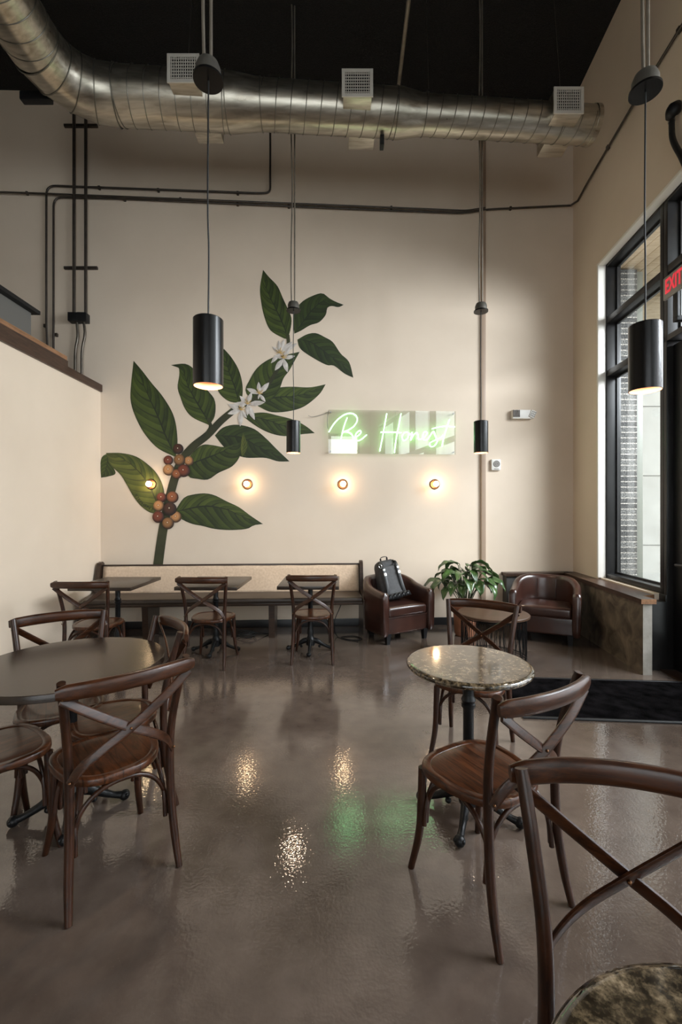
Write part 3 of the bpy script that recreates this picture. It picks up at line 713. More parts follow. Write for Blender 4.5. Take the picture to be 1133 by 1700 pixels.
def round_table(x, y, R, H, th, m, label, a0, bull=False):
    t = thing('round_table', label, 'table', (x, y, 0))
    base_parts(t, H-th, a0)
    bm = B()
    if bull: lathe(bm, [(R-.02, H-th), (R-.008, H-th+.003), (R-.001, H-th*.62), (R, H-th*.45), (R-.004, H-th*.18), (R-.012, H-.002), (R-.02, H)], 96)
    else: lathe(bm, [(R-.004, H-th), (R, H-th+.003), (R, H-.004), (R-.003, H)], 96)
    finish(bm, 'table_top', m, t); return t
round_table(-1.35, 2.23, .435, .76, .036, M_top, 'round dark brown wooden table on a cast iron base, at the left', math.radians(25))
round_table(.635, 2.22, .305, .76, .032, M_marble, 'round speckled granite bistro table on a black iron pedestal, right of centre', math.radians(245-180), True)
round_table(.525, .432, .312, .76, .032, M_marble, 'speckled granite table top cut off by the bottom right corner', .4, True)
def square_table(x, y, label):
    t = thing('square_table', label, 'table', (x, y, 0), 0, 'square dark tables along the bench')
    base_parts(t, .725, 0)
    bm = B(); box(bm, (-.315, -.375, .725), (.315, .375, .76), .004); finish(bm, 'table_top', M_top, t); return t
sq = square_table(-.335, 4.88, 'square dark table near the right end of the bench')
dup(sq, (-1.36, 4.84, 0), 0, 'square dark table at the middle of the bench'); dup(sq, (-2.41, 4.81, 0), 0, 'square dark table at the left end of the bench beside the white wall')

# ------------------------------------------------------------ pew bench
pw = thing('pew_bench', 'long wooden pew with dark seat and cream canvas back along the back wall', 'bench', BP+BN*.0+BU*.0, BA)
x0, x1 = .02, 3.36
bm = B(); box(bm, (x0+.05, -.60, .40), (x1-.03, -.10, .46), .02); finish(bm, 'seat', M_pew, pw)
bm = B(); box(bm, (x0+.055, -.615, .435), (x1-.035, -.12, .495), .026, seg=4); finish(bm, 'seat_cushion', noisy('brown_vinyl', (.028, .018, .013), (.05, .034, .024), .4, 5), pw)
bm = B(); Mx = Matrix.Translation((0, -.16, .46)) @ Matrix.Rotation(math.radians(-9), 4, 'X')
box(bm, (x0+.05, 0, 0), (x1-.03, .03, .385), .006, Mx); finish(bm, 'back_board', M_pew, pw)
bm = B(); g = 60
for i in range(g+1):
    x = x0+.06+(x1-.04-x0-.06)*i/g
    for j in range(9):
        bm.verts.new(Mx@Vector((x, -.010-.004*math.sin(i*.7)*math.sin(j*.5)-(.006*math.exp(-((i-11.5)/.9)**2)*(j < 6)), .02+.35*j/8)))
bm.verts.ensure_lookup_table()
for i in range(g):
    for j in range(8): bm.faces.new([bm.verts[k] for k in (i*9+j, (i+1)*9+j, (i+1)*9+j+1, i*9+j+1)])
o = finish(bm, 'back_canvas', M_fabric, pw); md = o.modifiers.new('s', 'SOLIDIFY'); md.thickness = .006
bm = B(); box(bm, (x0+.05, -.015, .37), (x1-.03, .035, .392), .005, Mx); finish(bm, 'top_trim', M_pew, pw)
for xs, lb in ((x0, 0), (x1-.03, 1)):
    bm = B(); prism(bm, [(-.62, 0), (-.05, 0), (-.05, .86), (-.09, .885), (-.14, .87), (-.16, .82), (-.24, .52), (-.62, .46)], xs, xs+.045, Matrix(((0, 0, 1, 0), (1, 0, 0, 0), (0, 1, 0, 0), (0, 0, 0, 1)))); 
    finish(bm, 'end_panel', M_pew, pw, smooth=False)
for xs in (.72, 2.2):
    bm = B(); prism(bm, [(-.52, 0), (-.18, 0), (-.14, .40), (-.56, .40)], xs, xs+.07, Matrix(((0, 0, 1, 0), (1, 0, 0, 0), (0, 1, 0, 0), (0, 0, 0, 1)))); finish(bm, 'support', M_pew, pw, smooth=False)

# cables on the floor
def cable(pts, r, name, lb, m=M_cord, sm=6):
    bm = B(); sweep(bm, pts, r, n=7, smooth=sm); return tag(finish(bm, name, m), lb, 'cable')
cx_, cy_ = -1.15, 5.40
pts = [(cx_+(.10+.03*math.sin(k*.37))*math.cos(k*.55), cy_+(.09+.02*math.cos(k*.5))*math.sin(k*.55), .008+.0012*k+.006*math.sin(k)) for k in range(46)]
cable(pts+[(cx_+.3, cy_+.15, .006), (cx_+.25, cy_+.22, .2), (cx_+.27, cy_+.20, .42)], .005, 'power_cable', 'coiled black cable on the floor under the bench, between the middle and right tables')
cable([(-2.62+.1, 5.62, .42), (-2.36, 5.58, .30), (-2.4, 5.6, .2), (-2.38, 5.6, .12), (-2.3, 5.55, .006), (-2.0, 5.5, .006)], .005, 'power_cable', 'black cable hanging under the left end of the bench to the floor')
cable([(.03, 5.6, .42), (-.02, 5.6, .3), (-.08, 5.55, .15), (-.05, 5.4, .01), (.1, 5.25, .006), (.25, 5.3, .006), (.15, 5.42, .006), (0, 5.35, .006), (.2, 5.2, .006)], .005, 'power_cable', 'loose black cable on the floor under the right end of the bench')

# ------------------------------------------------------------ tub armchairs
def tub(label, x, y, ang):
    t = thing('tub_armchair', label, 'armchair', (x, y, 0), ang, 'dark leather tub armchairs')
    hw, fy, by = .335, .28, -.31
    path = [(-hw, fy), (-hw, .12), (-hw, -.02)]
    for k in range(1, 12):
        a = PI+PI*k/12; path.append((hw*math.cos(a), -.02+(by+.02)*-math.sin(a)*1.0 if False else -.02+.29*math.sin(a)))
    path += [(hw, -.02), (hw, .12), (hw, fy)]
    P = cr([(a, b, 0) for a, b in path], 3); n = len(P)
    bm = B(); rings = []
    for i, p in enumerate(P):
        tt = (P[min(i+1, n-1)]-P[max(i-1, 0)]).normalized(); o = Vector((tt.y, -tt.x, 0))*1   # outward
        if o.dot(Vector((p.x, p.y+.02 if p.y < -.02 else 0, 0))) < 0: o = -o
        s = i/(n-1); u = 1-abs(2*s-1)
        top = .60+.13*(3*min(1, u*1.5)**2-2*min(1, u*1.5)**3)
        T = .045
        prof = [(-T, .16), (-T, top-.05), (-T*.85, top-.018), (-T*.4, top-.003), (T*.1, top), (T*.65, top-.008), (T*.98, top-.03), (T*1.05, top-.07), (T*1.0, top-.3), (T*.8, .12), (T*.2, .105), (-T*.7, .11)]
        rings.append([bm.verts.new(p+o*a+Vector((0, 0, z))) for a, z in prof])
    m_ = len(rings[0])
    for A, Bq in zip(rings, rings[1:]):
        for k in range(m_): bm.faces.new((A[k], A[(k+1) % m_], Bq[(k+1) % m_], Bq[k]))
    for ring, sg_ in ((rings[0], 1), (rings[-1], 1)):
        c = sum((v.co for v in ring), Vector())/m_
        inner = [bm.verts.new(v.co.lerp(c, .18)+Vector((0, .018, 0))) for v in ring]
        for k in range(m_): bm.faces.new((ring[k], ring[(k+1) % m_], inner[(k+1) % m_], inner[k]))
        bm.faces.new(inner)
    finish(bm, 'shell', M_leather, t, ang=60)
    bm = B(); box(bm, (-hw+.03, -.22, .11), (hw-.03, .255, .31), .02, seg=3); finish(bm, 'seat_base', M_leather, t)
    bm = B(); box(bm, (-hw+.05, -.20, .305), (hw-.05, .27, .425), .04, seg=4)
    bmesh.ops.subdivide_edges(bm, edges=[e for e in bm.edges if e.calc_length() > .2], cuts=6, use_grid_fill=True)
    for v in bm.verts:
        if v.co.z > .40: v.co.z += .018*math.cos(v.co.x/.26*PI/2)*math.cos(v.co.y/.28*PI/2)
    finish(bm, 'seat_cushion', M_leather, t, ang=60)
    bm = B(); sweep(bm, [(-hw+.045, .255, .40), (-hw+.045, .262, .315), (-hw+.10, .266, .306), (0, .268, .306), (hw-.10, .266, .306), (hw-.045, .262, .315), (hw-.045, .255, .40)], .005, n=6, smooth=4); finish(bm, 'piping', M_leather, t)
    for px_ in (-.10, .10):
        bm = B(); a = math.atan2(px_, .26); sweep(bm, [(px_*1.0, -.245+.012, .44), (px_*1.02, -.236+.0, .56), (px_*1.05, -.245, .68)], .004, n=6, smooth=4); finish(bm, 'back_seam', M_leather, t)
    for sx in (-1, 1):
        for y_ in (.23, -.20):
            bm = B(); r = .034; c = Vector((sx*.27 if y_ > 0 else sx*.2, y_, 0))
            pr = [[bm.verts.new(c+Vector((dx*q, dy*q, z))) for dx, dy in ((-1, -1), (1, -1), (1, 1), (-1, 1))] for q, z in ((.02, 0), (.032, .125))]
            for k in range(4): bm.faces.new((pr[0][k], pr[0][(k+1) % 4], pr[1][(k+1) % 4], pr[1][k]))
            bm.faces.new(pr[0][::-1]); bm.faces.new(pr[1]); finish(bm, 'leg', M_black, t, smooth=False)
    return t
A1 = (.65, 5.42, math.radians(180+30))
tub('dark leather tub armchair holding the backpack, right of the bench', *A1)
tub('empty dark leather tub armchair in the right corner by the window wall', 2.46, 5.36, math.radians(180-28))

# backpack
bp = thing('backpack', 'charcoal and black backpack leaning in the leather armchair by the bench', 'backpack', (A1[0]-.0, A1[1]+.02, .447), math.radians(22))
Ml = Matrix.Diagonal((1.08, 1.05, 1.12, 1)) @ Matrix.Rotation(math.radians(-8), 4, 'Y') @ Matrix.Rotation(math.radians(-20), 4, 'X')
bm = B(); box(bm, (-.15, -.07, 0), (.15, .09, .44), .06, seg=4)
for v in bm.verts:
    z = v.co.z; k = 1-.28*max(0, z-.30)/.14; v.co.x *= k*(1+.05*math.sin(z*12)); v.co = Ml@v.co
finish(bm, 'bag_body', M_bag, bp, ang=60)
bm = B(); box(bm, (-.105, -.10, .03), (.105, -.055, .36), .02, M=Ml, seg=3); finish(bm, 'back_pad', noisy('grey_padding', (.05, .05, .053), (.08, .08, .083), .75, 30), bp)
for s in (-1, 1):
    bm = B(); sweep(bm, [Ml@Vector(q) for q in ((s*.085, -.06, .41), (s*.088, -.105, .37), (s*.088, -.115, .26), (s*.093, -.112, .12), (s*.105, -.10, .04))], .02, .007, n=10, ref=(0, 1, .3), smooth=5, power=4); st = finish(bm, 'shoulder_strap', M_bagb, bp)
    bm = B(); box(bm, (s*.088-.016, -.132, .25), (s*.088+.016, -.118, .285), .004, M=Ml); box(bm, (s*.088-.014, -.13, .31), (s*.088+.014, -.12, .33), .003, M=Ml); finish(bm, 'buckle', M_steel, st)
bm = B(); sweep(bm, [Ml@Vector(q) for q in ((-.04, .0, .435), (-.035, -.02, .475), (.035, -.02, .475), (.04, 0, .435))], .011, .005, n=8, smooth=5); finish(bm, 'carry_handle', M_bagb, bp)
bm = B(); lathe_pts = [Ml@Vector((-.115+.016*math.cos(a), -.115, .37+.024*math.sin(a))) for a in [k*PI/6 for k in range(12)]]; sweep(bm, lathe_pts, .004, n=6, closed=True); finish(bm, 'carabiner', M_steel, bp)
bm = B(); box(bm, (-.16, -.125, -.0), (.16, -.06, .055), .02, M=Ml, seg=3)
for k in range(5): sweep(bm, [Ml@Vector((-.13+.055*k, -.12, .02)), Ml@Vector((-.10+.055*k, -.16, .04)), Ml@Vector((-.075+.055*k, -.14, .0))], .009, n=6, smooth=4)
finish(bm, 'hip_belt', M_bagb, bp)

# ------------------------------------------------------------ wire drum coffee table
ct = thing('coffee_table', 'round wooden coffee table on a black wire drum between the armchairs', 'coffee table', (1.60, 4.68, 0))
bm = B(); lathe(bm, [(.345, .43), (.36, .434), (.36, .452), (.355, .457)], 72); finish(bm, 'table_top', wood('coffee_top_wood', (.05, .026, .015), (.095, .052, .032), .4, (1.2, 12, 12), 3, .1), ct)
bm = B()
for z, r in ((.425, .325), (.012, .325), (.412, .325)):
    sweep(bm, [(r*math.cos(a), r*math.sin(a), z) for a in [2*PI*k/60 for k in range(60)]], .005, n=6, closed=True)
nw = 76
for k in range(nw):
    a = 2*PI*k/nw; b_ = a+random.choice((-1, 1))*2*PI/nw*random.uniform(.5, 1.0); c_ = a+random.choice((-1, 1))*2*PI/nw*.6
    zm = random.uniform(.15, .3)
    sweep(bm, [(.325*math.cos(a), .325*math.sin(a), .42), (.325*math.cos(b_), .325*math.sin(b_), zm), (.325*math.cos(c_), .325*math.sin(c_), .012)], .0032, n=5, ref=(math.cos(a), math.sin(a), 0))
finish(bm, 'wire_drum', M_iron, ct)

# ------------------------------------------------------------ potted plant
pl = thing('potted_plant', 'leafy green peace lily in a terracotta pot between the armchairs', 'plant', (1.53, 5.50, 0))
bm = B(); lathe(bm, [(.11, 0), (.125, .02), (.145, .34), (.16, .345), (.16, .40), (.148, .40), (.14, .36)], 36); finish(bm, 'pot', M_terra, pl)
bm = B(); lathe(bm, [(.139, .345), (.142, .372), (.05, .38)], 24); finish(bm, 'soil', mat('soil', (.02, .014, .01), .95), pl)
fo = B(); stm = B(); rnd = random.Random(11)
def rosette(k, a, reach, hi, droop, L, w):
    c, s = math.cos(a), math.sin(a)
    b0 = Vector((.05*c, .05*s, .37)); top = Vector((reach*.6*c, reach*.6*s, hi)); 
    path = cr([b0, b0.lerp(top, .55)+Vector((0, 0, .04)), top], 5)
    sweep(stm, path, .005, n=6)
    d = Vector((c, s, 0)); side = Vector((-s, c, 0)); p = top.copy(); ang = math.radians(25)+rnd.uniform(-.1, .2); rows = []
    M_ = 12; tw = rnd.uniform(-.5, .5)
    for i in range(M_+1):
        t = i/M_; ww = w*(math.sin(PI*min(1, t*1.02)**.75)**.9 if t < 1 else 0)
        up = Vector((0, 0, 1))*math.cos(ang)+d*-math.sin(ang)
        sd = (side*math.cos(tw)+up*math.sin(tw)).normalized()
        wav = .006*math.sin(i*1.7+k)
        rows.append([fo.verts.new(p+sd*ww*q+up*(abs(q)*ww*.35-(.0) + wav*abs(q))) for q in (-1, -.5, 0, .5, 1)])
        p = p+(d*math.cos(ang)+Vector((0, 0, 1))*math.sin(ang))*(L/M_); ang -= droop/M_
    for A, Bq in zip(rows, rows[1:]):
        for j in range(4):
            try: fo.faces.new((A[j], A[j+1], Bq[j+1], Bq[j]))
            except ValueError: pass
for k in range(34):
    a = k*2.399963; q = (k+1)/34
    rosette(k, a, .10+.32*q*rnd.uniform(.8, 1.2), .86-.28*q+rnd.uniform(-.05, .06), 1.5+.9*q+rnd.uniform(-.2, .4), rnd.uniform(.24, .36), rnd.uniform(.050, .075))
o = finish(fo, 'foliage', M_pleaf, pl); md = o.modifiers.new('s', 'SOLIDIFY'); md.thickness = .0012
finish(stm, 'stems', mat('lily_stem', (.03, .05, .015), .5), pl)

# ------------------------------------------------------------ entrance mat
bm = B(); ma = [(1.335, 3.262), (3.0, 3.13), (3.05, 3.93), (1.40, 4.06)]
prism(bm, ma, 0.001, .012); mt = tag(finish(bm, 'entrance_mat', M_mat, smooth=False), 'black entrance mat on the floor inside the door', 'mat')
bm = B(); sweep(bm, [(x, y, .008) for x, y in ma], .014, .008, n=8, closed=True, power=3); finish(bm, 'mat_edge', M_bagb, mt)

# ------------------------------------------------------------ spiral duct
dz = 5.56
dt = thing('spiral_duct', 'large galvanised spiral air duct running under the black ceiling', 'duct', (0, 4.5, dz))
O = Vector((0, 4.5, dz))
def dl(x, Y): return Vector((x, Y, dz))-O
yx = lambda x: 4.49+.068*x
def tubepart(name, pts, rs, n=48, cap=True, ends=(False, False)):
    bm = B(); sweep(bm, pts, rs, n=n, ref=(0, 0, 1), cap=False)
    return finish(bm, name, M_galv, dt)
Lx = -2.18
r1, r2, r3 = .235, .205, .17
tubepart('duct_section', [dl(Lx, yx(Lx)), dl(-1.12, yx(-1.12))], [r1, r1])
tubepart('reducer', [dl(-1.12, yx(-1.12)), dl(-1.07, yx(-1.07)), dl(-.83, yx(-.83)), dl(-.78, yx(-.78))], [r1+.004, r1+.002, r2+.003, r2+.003])
tubepart('duct_section', [dl(-.78, yx(-.78)), dl(.55, yx(.55))], [r2, r2])
tubepart('reducer', [dl(.55, yx(.55)), dl(.60, yx(.60)), dl(.80, yx(.8)), dl(.84, yx(.84))], [r2+.004, r2+.002, r3+.003, r3+.003])
tubepart('duct_section', [dl(.84, yx(.84)), dl(2.62, yx(2.62))], [r3, r3])
bm = B(); sweep(bm, [dl(2.60, yx(2.60)), dl(2.645, yx(2.645))], r3+.008, n=48); finish(bm, 'end_cap', M_galv, dt)
# elbow, gored, then the run along the left wall towards the camera
ec = Vector((Lx, yx(Lx)-.48)); arc = []
for k in range(5):
    a = PI/2+math.radians(88)*k/4; arc.append(dl(ec.x+.48*math.cos(a), ec.y+.48*math.sin(a)))
tubepart('elbow', arc, [r1+.003, r1+.003])
tubepart('duct_section', [arc[-1], dl(-2.60, .2)], [r1, r1+.0])
def seam_ring(c, d, r, tilt=0, w=.004):
    d = d.normalized(); s = d.cross(Vector((0, 0, 1))).normalized(); u = s.cross(d)
    return [c+s*(r*math.cos(a))+u*(r*math.sin(a))+d*(tilt*math.sin(a)) for a in [2*PI*k/48 for k in range(48)]]
def seams(x0, x1, r, step=.14):
    bm = B(); P0 = dl(x0, yx(x0)); P1 = dl(x1, yx(x1)); d = P1-P0; Lg = d.length; n = int(Lg/step)
    dd = d.normalized(); s = dd.cross(Vector((0, 0, 1))).normalized(); u = s.cross(dd)
    pts = []
    for k in range(n*36+1):
        a = 2*PI*k/36; pts.append(P0+dd*(Lg*k/(n*36))+(s*math.cos(a)+u*math.sin(a))*(r+.001))
    sweep(bm, pts, .0045, n=5, ref=dd); finish(bm, 'spiral_seam', M_seam, dt)
seams(Lx+.04, -1.13, r1); seams(-.77, .54, r2); seams(.85, 2.58, r3)
bm = B()
dY = dl(-2.60, .2)-arc[-1]; n = int(dY.length/.14)
dd = dY.normalized(); s_ = dd.cross(Vector((0, 0, 1))).normalized(); u_ = s_.cross(dd)
sweep(bm, [arc[-1]+dY*(k/(n*36))+(s_*math.cos(2*PI*k/36)+u_*math.sin(2*PI*k/36))*(r1+.001) for k in range(n*36+1)], .0045, n=5, ref=dd); finish(bm, 'spiral_seam', M_seam, dt)
for k, p in enumerate(arc):
    d = (arc[min(k+1, 4)]-arc[max(k-1, 0)])
    bm = B(); sweep(bm, seam_ring(p, d, r1+.006), .006, n=6, closed=True, ref=d.normalized()); finish(bm, 'elbow_collar', M_seam, dt)
for x, r in ((-1.12, r1+.005), (-.79, r2+.004), (.55, r2+.005), (.84, r3+.004), (2.25, r3+.002), (Lx+.03, r1+.004)):
    bm = B(); sweep(bm, seam_ring(dl(x, yx(x)), dl(1, yx(1))-dl(0, yx(0)), r), .005, n=6, closed=True, ref=Vector((1, .068, 0)).normalized()); finish(bm, 'collar', M_seam, dt)
def register(x, front, r, gr):
    Y = yx(x); yf = Y-r-.085 if front else Y+r+.11; yb = Y-r*.55 if front else Y+r*.55
    bx_ = thing('r', '', ''); bpy.data.objects.remove(bx_)
    bm = B(); lo_ = (x-.135, min(yf, yb), 5.43); hi_ = (x+.135, max(yf, yb), 5.685)
    box(bm, Vector(lo_)-O, Vector(hi_)-O, .003)
    rb = finish(bm, 'register_box', M_galv, dt)
    if front:
        bm = B(); fx, fz = .148, .132; zc = 5.558
        for q in (((-fx, -fz), (-fx+.032, fz)), ((fx-.032, -fz), (fx, fz)), ((-fx+.032, -fz), (fx-.032, -fz+.032)), ((-fx+.032, fz-.032), (fx-.032, fz))):
            box(bm, Vector((x+q[0][0], yf-.012, zc+q[0][1]))-O, Vector((x+q[1][0], yf, zc+q[1][1]))-O, .002)
        finish(bm, 'register_frame', M_grille, rb)
        bm = B(); box(bm, Vector((x-.115, yf-.002, zc-.1))-O, Vector((x+.115, yf-.001, zc+.1))-O); finish(bm, 'register_shade_sheet', M_dark, rb)  # flat black sheet paints the shade behind the grille; the box is closed
        bm = B()
        for k in range(11): xx = x-.115+.23*(k+.5)/11; box(bm, Vector((xx-.003, yf-.014, zc-.1))-O, Vector((xx+.003, yf-.004, zc+.1))-O)
        for k in range(7): zz = zc-.1+.2*(k+.5)/7; box(bm, Vector((x-.115, yf-.010, zz-.003))-O, Vector((x+.115, yf-.003, zz+.003))-O)
        finish(bm, 'grille', M_grille, rb, smooth=False)
for x, r in ((-1.44, r1), (.155, r2), (2.24, r3)):
    register(x, True, r, 1); register(x+.06, False, r, 0)
for x in (-1.45, .86, 2.2):
    bm = B(); Y = yx(x); sweep(bm, [Vector((x, Y-.18, dz+.1))-O, Vector((x, Y, ceil_z(x)))-O], .0018, n=5); finish(bm, 'hanger_wire', M_cond, dt)
bm = B(); box(bm, Vector((.40, yx(.4)+.02, dz-r2-.10))-O, Vector((.44, yx(.4)+.10, dz-r2+.03))-O, .004); finish(bm, 'hanger_strap', M_black, dt)
bm = B(); box(bm, Vector((-3.0, 4.15, dz-.20))-O, Vector((-2.72, 4.22, dz-.12))-O, .01); finish(bm, 'wall_bracket', M_black, dt)

# pipe under the ceiling
bm = B(); sweep(bm, [(.645, 2.6, 6.60), (.69, 5.5, 6.60), (.70, 5.93, 6.60)], .022, n=14); t = tag(finish(bm, 'ceiling_pipe', M_rod), 'pale pipe running under the black ceiling and over the duct', 'pipe')
bm = B(); sweep(bm, [(.662, 4.0, 6.60), (.664, 4.06, 6.60)], .03, n=14); sweep(bm, [(.663, 4.03, 6.60), (.663, 4.03, ceil_z(.66))], .006, n=8, ref=(0, 1, 0)); finish(bm, 'pipe_hanger', M_cond, t)

# ------------------------------------------------------------ conduits on the back wall
def conduit(pts, r, lb, m=M_condp, clips=(), rnd_=0, name='conduit'):
    bm = B(); sweep(bm, pts, r, n=10, ref=(.31, -.9, .2))
    o = tag(finish(bm, name, m), lb, 'conduit')
    if clips:
        bm = B()
        for p in clips: bmesh.ops.create_cube(bm, size=1, matrix=Matrix.Translation(p) @ Matrix.Diagonal((r*2.2, r*2.6, r*3.2, 1)))
        finish(bm, 'clip', m, o, smooth=False)
    return o
def fil(pl, rr=9, n=6):
    """round the corners of a pixel polyline"""
    out = [pl[0]]
    for a, b, c in zip(pl, pl[1:], pl[2:]):
        A, Bv, Cv = Vector(a), Vector(b), Vector(c); u = (A-Bv).normalized(); w = (Cv-Bv).normalized(); r = min(rr, (A-Bv).length*.45, (Cv-Bv).length*.45)
        for k in range(n+1):
            t = k/n; out.append(tuple((Bv+u*r)*(1-t)**2+Bv*2*t*(1-t)+(Bv+w*r)*t*t))
    return out+[pl[-1]]
bk = lambda pl, off: [on_back(x, y, off) for x, y in pl]
conduit(bk(fil([(82, 640), (78, 560), (77, 540), (77, 308), (430, 321), (449, 320), (449, 205)], 16), .03), .0125, 'thin dark conduit rising at far left, running right and turning up behind the duct', clips=[on_back(x, y, .02) for x, y in ((165, 312), (263, 316), (395, 321), (75, 541))])
conduit(bk(fil([(90, 640), (89, 585), (89, 327), (205, 330), (560, 346), (770, 354), (806, 348), (950, 341)], 16), .03)[:-1]+[on_back(948, 341, .03)], .0125, 'thin conduit turning right at mid height and crossing the back wall to the corner', clips=[on_back(x, y, .02) for x, y in ((207, 331), (395, 339), (480, 343), (94, 556), (848, 346))])
conduit(bk(fil([(-40, 320), (0, 319), (60, 321), (210, 327), (560, 341), (775, 350), (806, 345)], 10), .055), .0115, 'thin conduit running just above and parallel to the long crossing conduit', clips=[on_back(x, y, .03) for x, y in ((45, 321), (300, 331), (650, 345))])
c0 = on_back(948, 341, .03)
rp = [c0]+[on_right(x, y, .03) for x, y in ((960, 333), (975, 305), (1048, 180), (1133, 42), (1180, -40))]
conduit([rp[0]]+cr([tuple(p) for p in rp[1:3]], 1)+rp[3:], .0135, 'conduit running along the right wall above the window', M_condp, clips=[on_right(1010, 245, .02), on_right(1128, 50, .02)])
for px, nm in ((123, 'left'), (142.5, 'right')):
    conduit(bk([(px, 190), (px, 524)], .05), .019, 'thick dark vertical conduit dropping from the duct to the small box, %s of the pair' % nm)
    b0 = {'left': [(127.5, 534), (129, 560), (125, 585), (125, 640)], 'right': [(139, 534), (141, 556), (136, 585), (136, 645)]}[nm]
    conduit([on_back(x, y, .05) for x, y in resamp(b0, 14)], .0155, 'bent steel conduit below the small %s box, dropping behind the left partition' % nm, M_cond)
    x = px
    c = on_back(px+(.5 if nm == 'left' else -4), 528, .05); bm = B(); box(bm, Vector((-.058, -.05, -.055)), Vector((.058, .05, .055)), .004); o = finish(bm, 'junction_box', M_black); o.location = c; o.rotation_euler.z = BA
    tag(o, 'small black junction box at the foot of the %s thick conduit' % nm, 'junction box')
for y, lb in ((209, 'upper'), (445, 'lower')):
    a, b = on_back(107, y, .02), on_back(162, y, .02); bm = B(); sweep(bm, [a, b], .02, .018, n=8, power=5)
    tag(finish(bm, 'strut_channel', M_condp), 'short %s strut channel holding the pair of thick conduits' % lb, 'strut')

# metal box on top of the left partition
hb = thing('metal_cabinet', 'grey metal box with a sloping dark lid above the left partition', 'cabinet', (-3.62, 4.45, 3.2))
bm = B(); box(bm, (-.5, -.45, 0), (.21, .45, .52)); finish(bm, 'body', mat('cabinet_grey', (.13, .125, .115), .5), hb, smooth=False)
bm = B(); prism(bm, [(-.55, .50), (.28, .50), (.28, .54), (-.55, .78)], -.5, .5, Matrix(((1, 0, 0, 0), (0, 0, 1, 0), (0, 1, 0, 0), (0, 0, 0, 1)))); finish(bm, 'lid', M_black, hb, smooth=False)
bm = B(); box(bm, (.211, -.36, .14), (.214, -.2, .32)); finish(bm, 'label_plate', M_white, hb, smooth=False)
bm = B(); box(bm, (-4.6, 3.2, 3.1), (-3.32, 5.5, 3.2)); struct(finish(bm, 'floor_upper', M_cap, smooth=False))

# ------------------------------------------------------------ small wall devices
em = thing('emergency_light', 'white emergency light unit high on the back wall right of the vertical pipe', 'emergency light', on_back(866, 690, 0), BA)
bm = B(); box(bm, (-.15, -.07, -.055), (.10, 0, .065), .008); box(bm, (.10, -.06, -.055), (.125, 0, .03), .006); finish(bm, 'housing', M_white, em)
bm = B()
for k in range(5): box(bm, (-.147+.02*k, -.078, -.035), (-.135+.02*k, -.068, .06), .001)
finish(bm, 'vent_slats', mat('brown_grille', (.07, .05, .04), .5), em)
bm = B(); box(bm, (-.04, -.05, -.05), (.035, .0, .05), .008, Matrix.Translation((.125, -.035, .005)) @ Matrix.Rotation(.42, 4, 'Y')); lh = finish(bm, 'lamp_head', M_white, em)
bm = B()
for i in range(3):
    for j in range(3): box(bm, (-.028+.022*i, -.053, -.036+.028*j), (-.014+.022*i, -.049, -.018+.028*j), 0, Matrix.Translation((.125, -.035, .005)) @ Matrix.Rotation(.42, 4, 'Y'))
finish(bm, 'lamp_lens', M_grey, lh)
sp = thing('fire_alarm_sounder', 'small square white wall sounder with a round grille, below the emergency light', 'alarm', on_back(822.5, 772, 0), BA)
bm = B(); box(bm, (-.065, -.04, -.075), (.065, 0, .075), .012); finish(bm, 'housing', M_white, sp)
bm = B(); lathe(bm, [(.046, 0), (.046, .004), (.036, .006), (.034, .003), (.022, .003), (.020, .006), (.012, .006), (.01, .003)], 32)
for v in bm.verts: v.co = Matrix.Translation((.005, -.040, .012)) @ Matrix.Rotation(PI/2, 4, 'X') @ v.co
finish(bm, 'round_grille', M_grey, sp)
bm = B(); box(bm, (-.03, -.044, -.062), (.035, -.038, -.052), .001); finish(bm, 'slot', M_grey, sp)

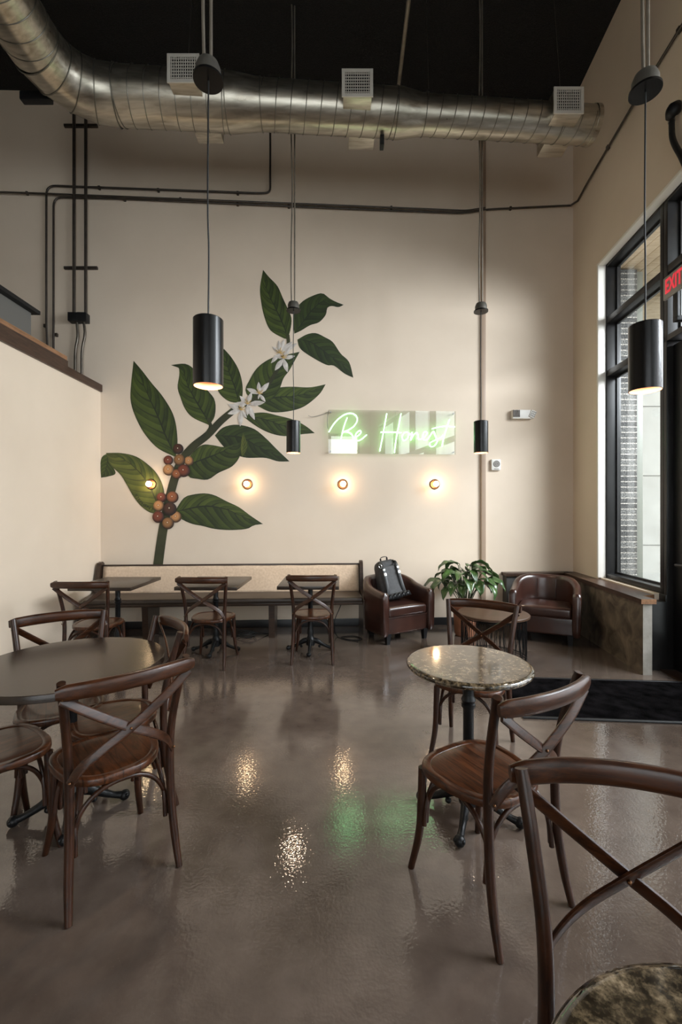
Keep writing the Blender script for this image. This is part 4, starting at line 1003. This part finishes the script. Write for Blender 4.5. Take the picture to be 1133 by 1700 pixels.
# black flood lamp bracket and cable on the right wall above the window
fl = thing('cable_fitting', 'black electrical fitting with a thick cable high on the right wall above the window', 'cable fitting', on_right(1118, 190, 0))
iv = Matrix.Translation(fl.location).inverted()
bm = B(); sweep(bm, [iv@on_right(1113, 196, .06), iv@on_right(1116, 186, .075), iv@on_right(1121, 180, .06), iv@on_right(1126, 172, .03)], [.035, .05, .05, .03], [.03, .06, .06, .03], n=14, smooth=4); finish(bm, 'fitting_body', M_black, fl)
bm = B(); sweep(bm, [iv@on_right(x, y, .04) for x, y in ((1116, 196), (1116, 212), (1117, 228), (1122, 242), (1133, 262), (1145, 290))], .024, n=12, smooth=5); finish(bm, 'thick_cable', M_cord, fl)
bm = B(); sweep(bm, [iv@on_right(1115.5, 198, .04), iv@on_right(1116, 202, .04)], .029, n=14); finish(bm, 'collar', M_steel, fl)

# EXIT sign
ex = thing('exit_sign', 'grey EXIT sign with red letters over the entrance door', 'sign', MR@Vector((-.1, 3.86, 3.5)), -WALL_A)
bm = B(); box(bm, (-.012, -.14, -.10), (.012, .145, .10), .01, seg=3); finish(bm, 'sign_plate', mat('sign_grey', (.30, .28, .25), .35), ex)
bm = B(); box(bm, (-.0, -.03, -.32), (.02, .03, -.09), .003); box(bm, (.0, -.03, -.34), (.185, .03, -.30), .003); finish(bm, 'bracket', M_black, ex)
fc = bpy.data.curves.new('letters', 'FONT'); fc.body = 'EXIT'; fc.size = .175; fc.extrude = .002; fc.offset = .004; fc.align_x = 'CENTER'; fc.align_y = 'CENTER'; fc.space_character = 1.05
ob = bpy.data.objects.new('letters', fc); COL.objects.link(ob)
me = bpy.data.meshes.new_from_object(ob.evaluated_get(bpy.context.evaluated_depsgraph_get())); bpy.data.objects.remove(ob)
Mt = Matrix.Translation((-.0145, .0, 0)) @ Matrix.Diagonal((1, .60, 1, 1)) @ Matrix(((0, 0, -1, 0), (-1, 0, 0, 0), (0, 1, 0, 0), (0, 0, 0, 1)))
me.transform(Mt); me.materials.clear(); me.materials.append(mat('exit_red', (.75, .03, .05), .4, emit=(1, .05, .08), es=.8))
o = bpy.data.objects.new('letters', me); COL.objects.link(o); o.parent = ex
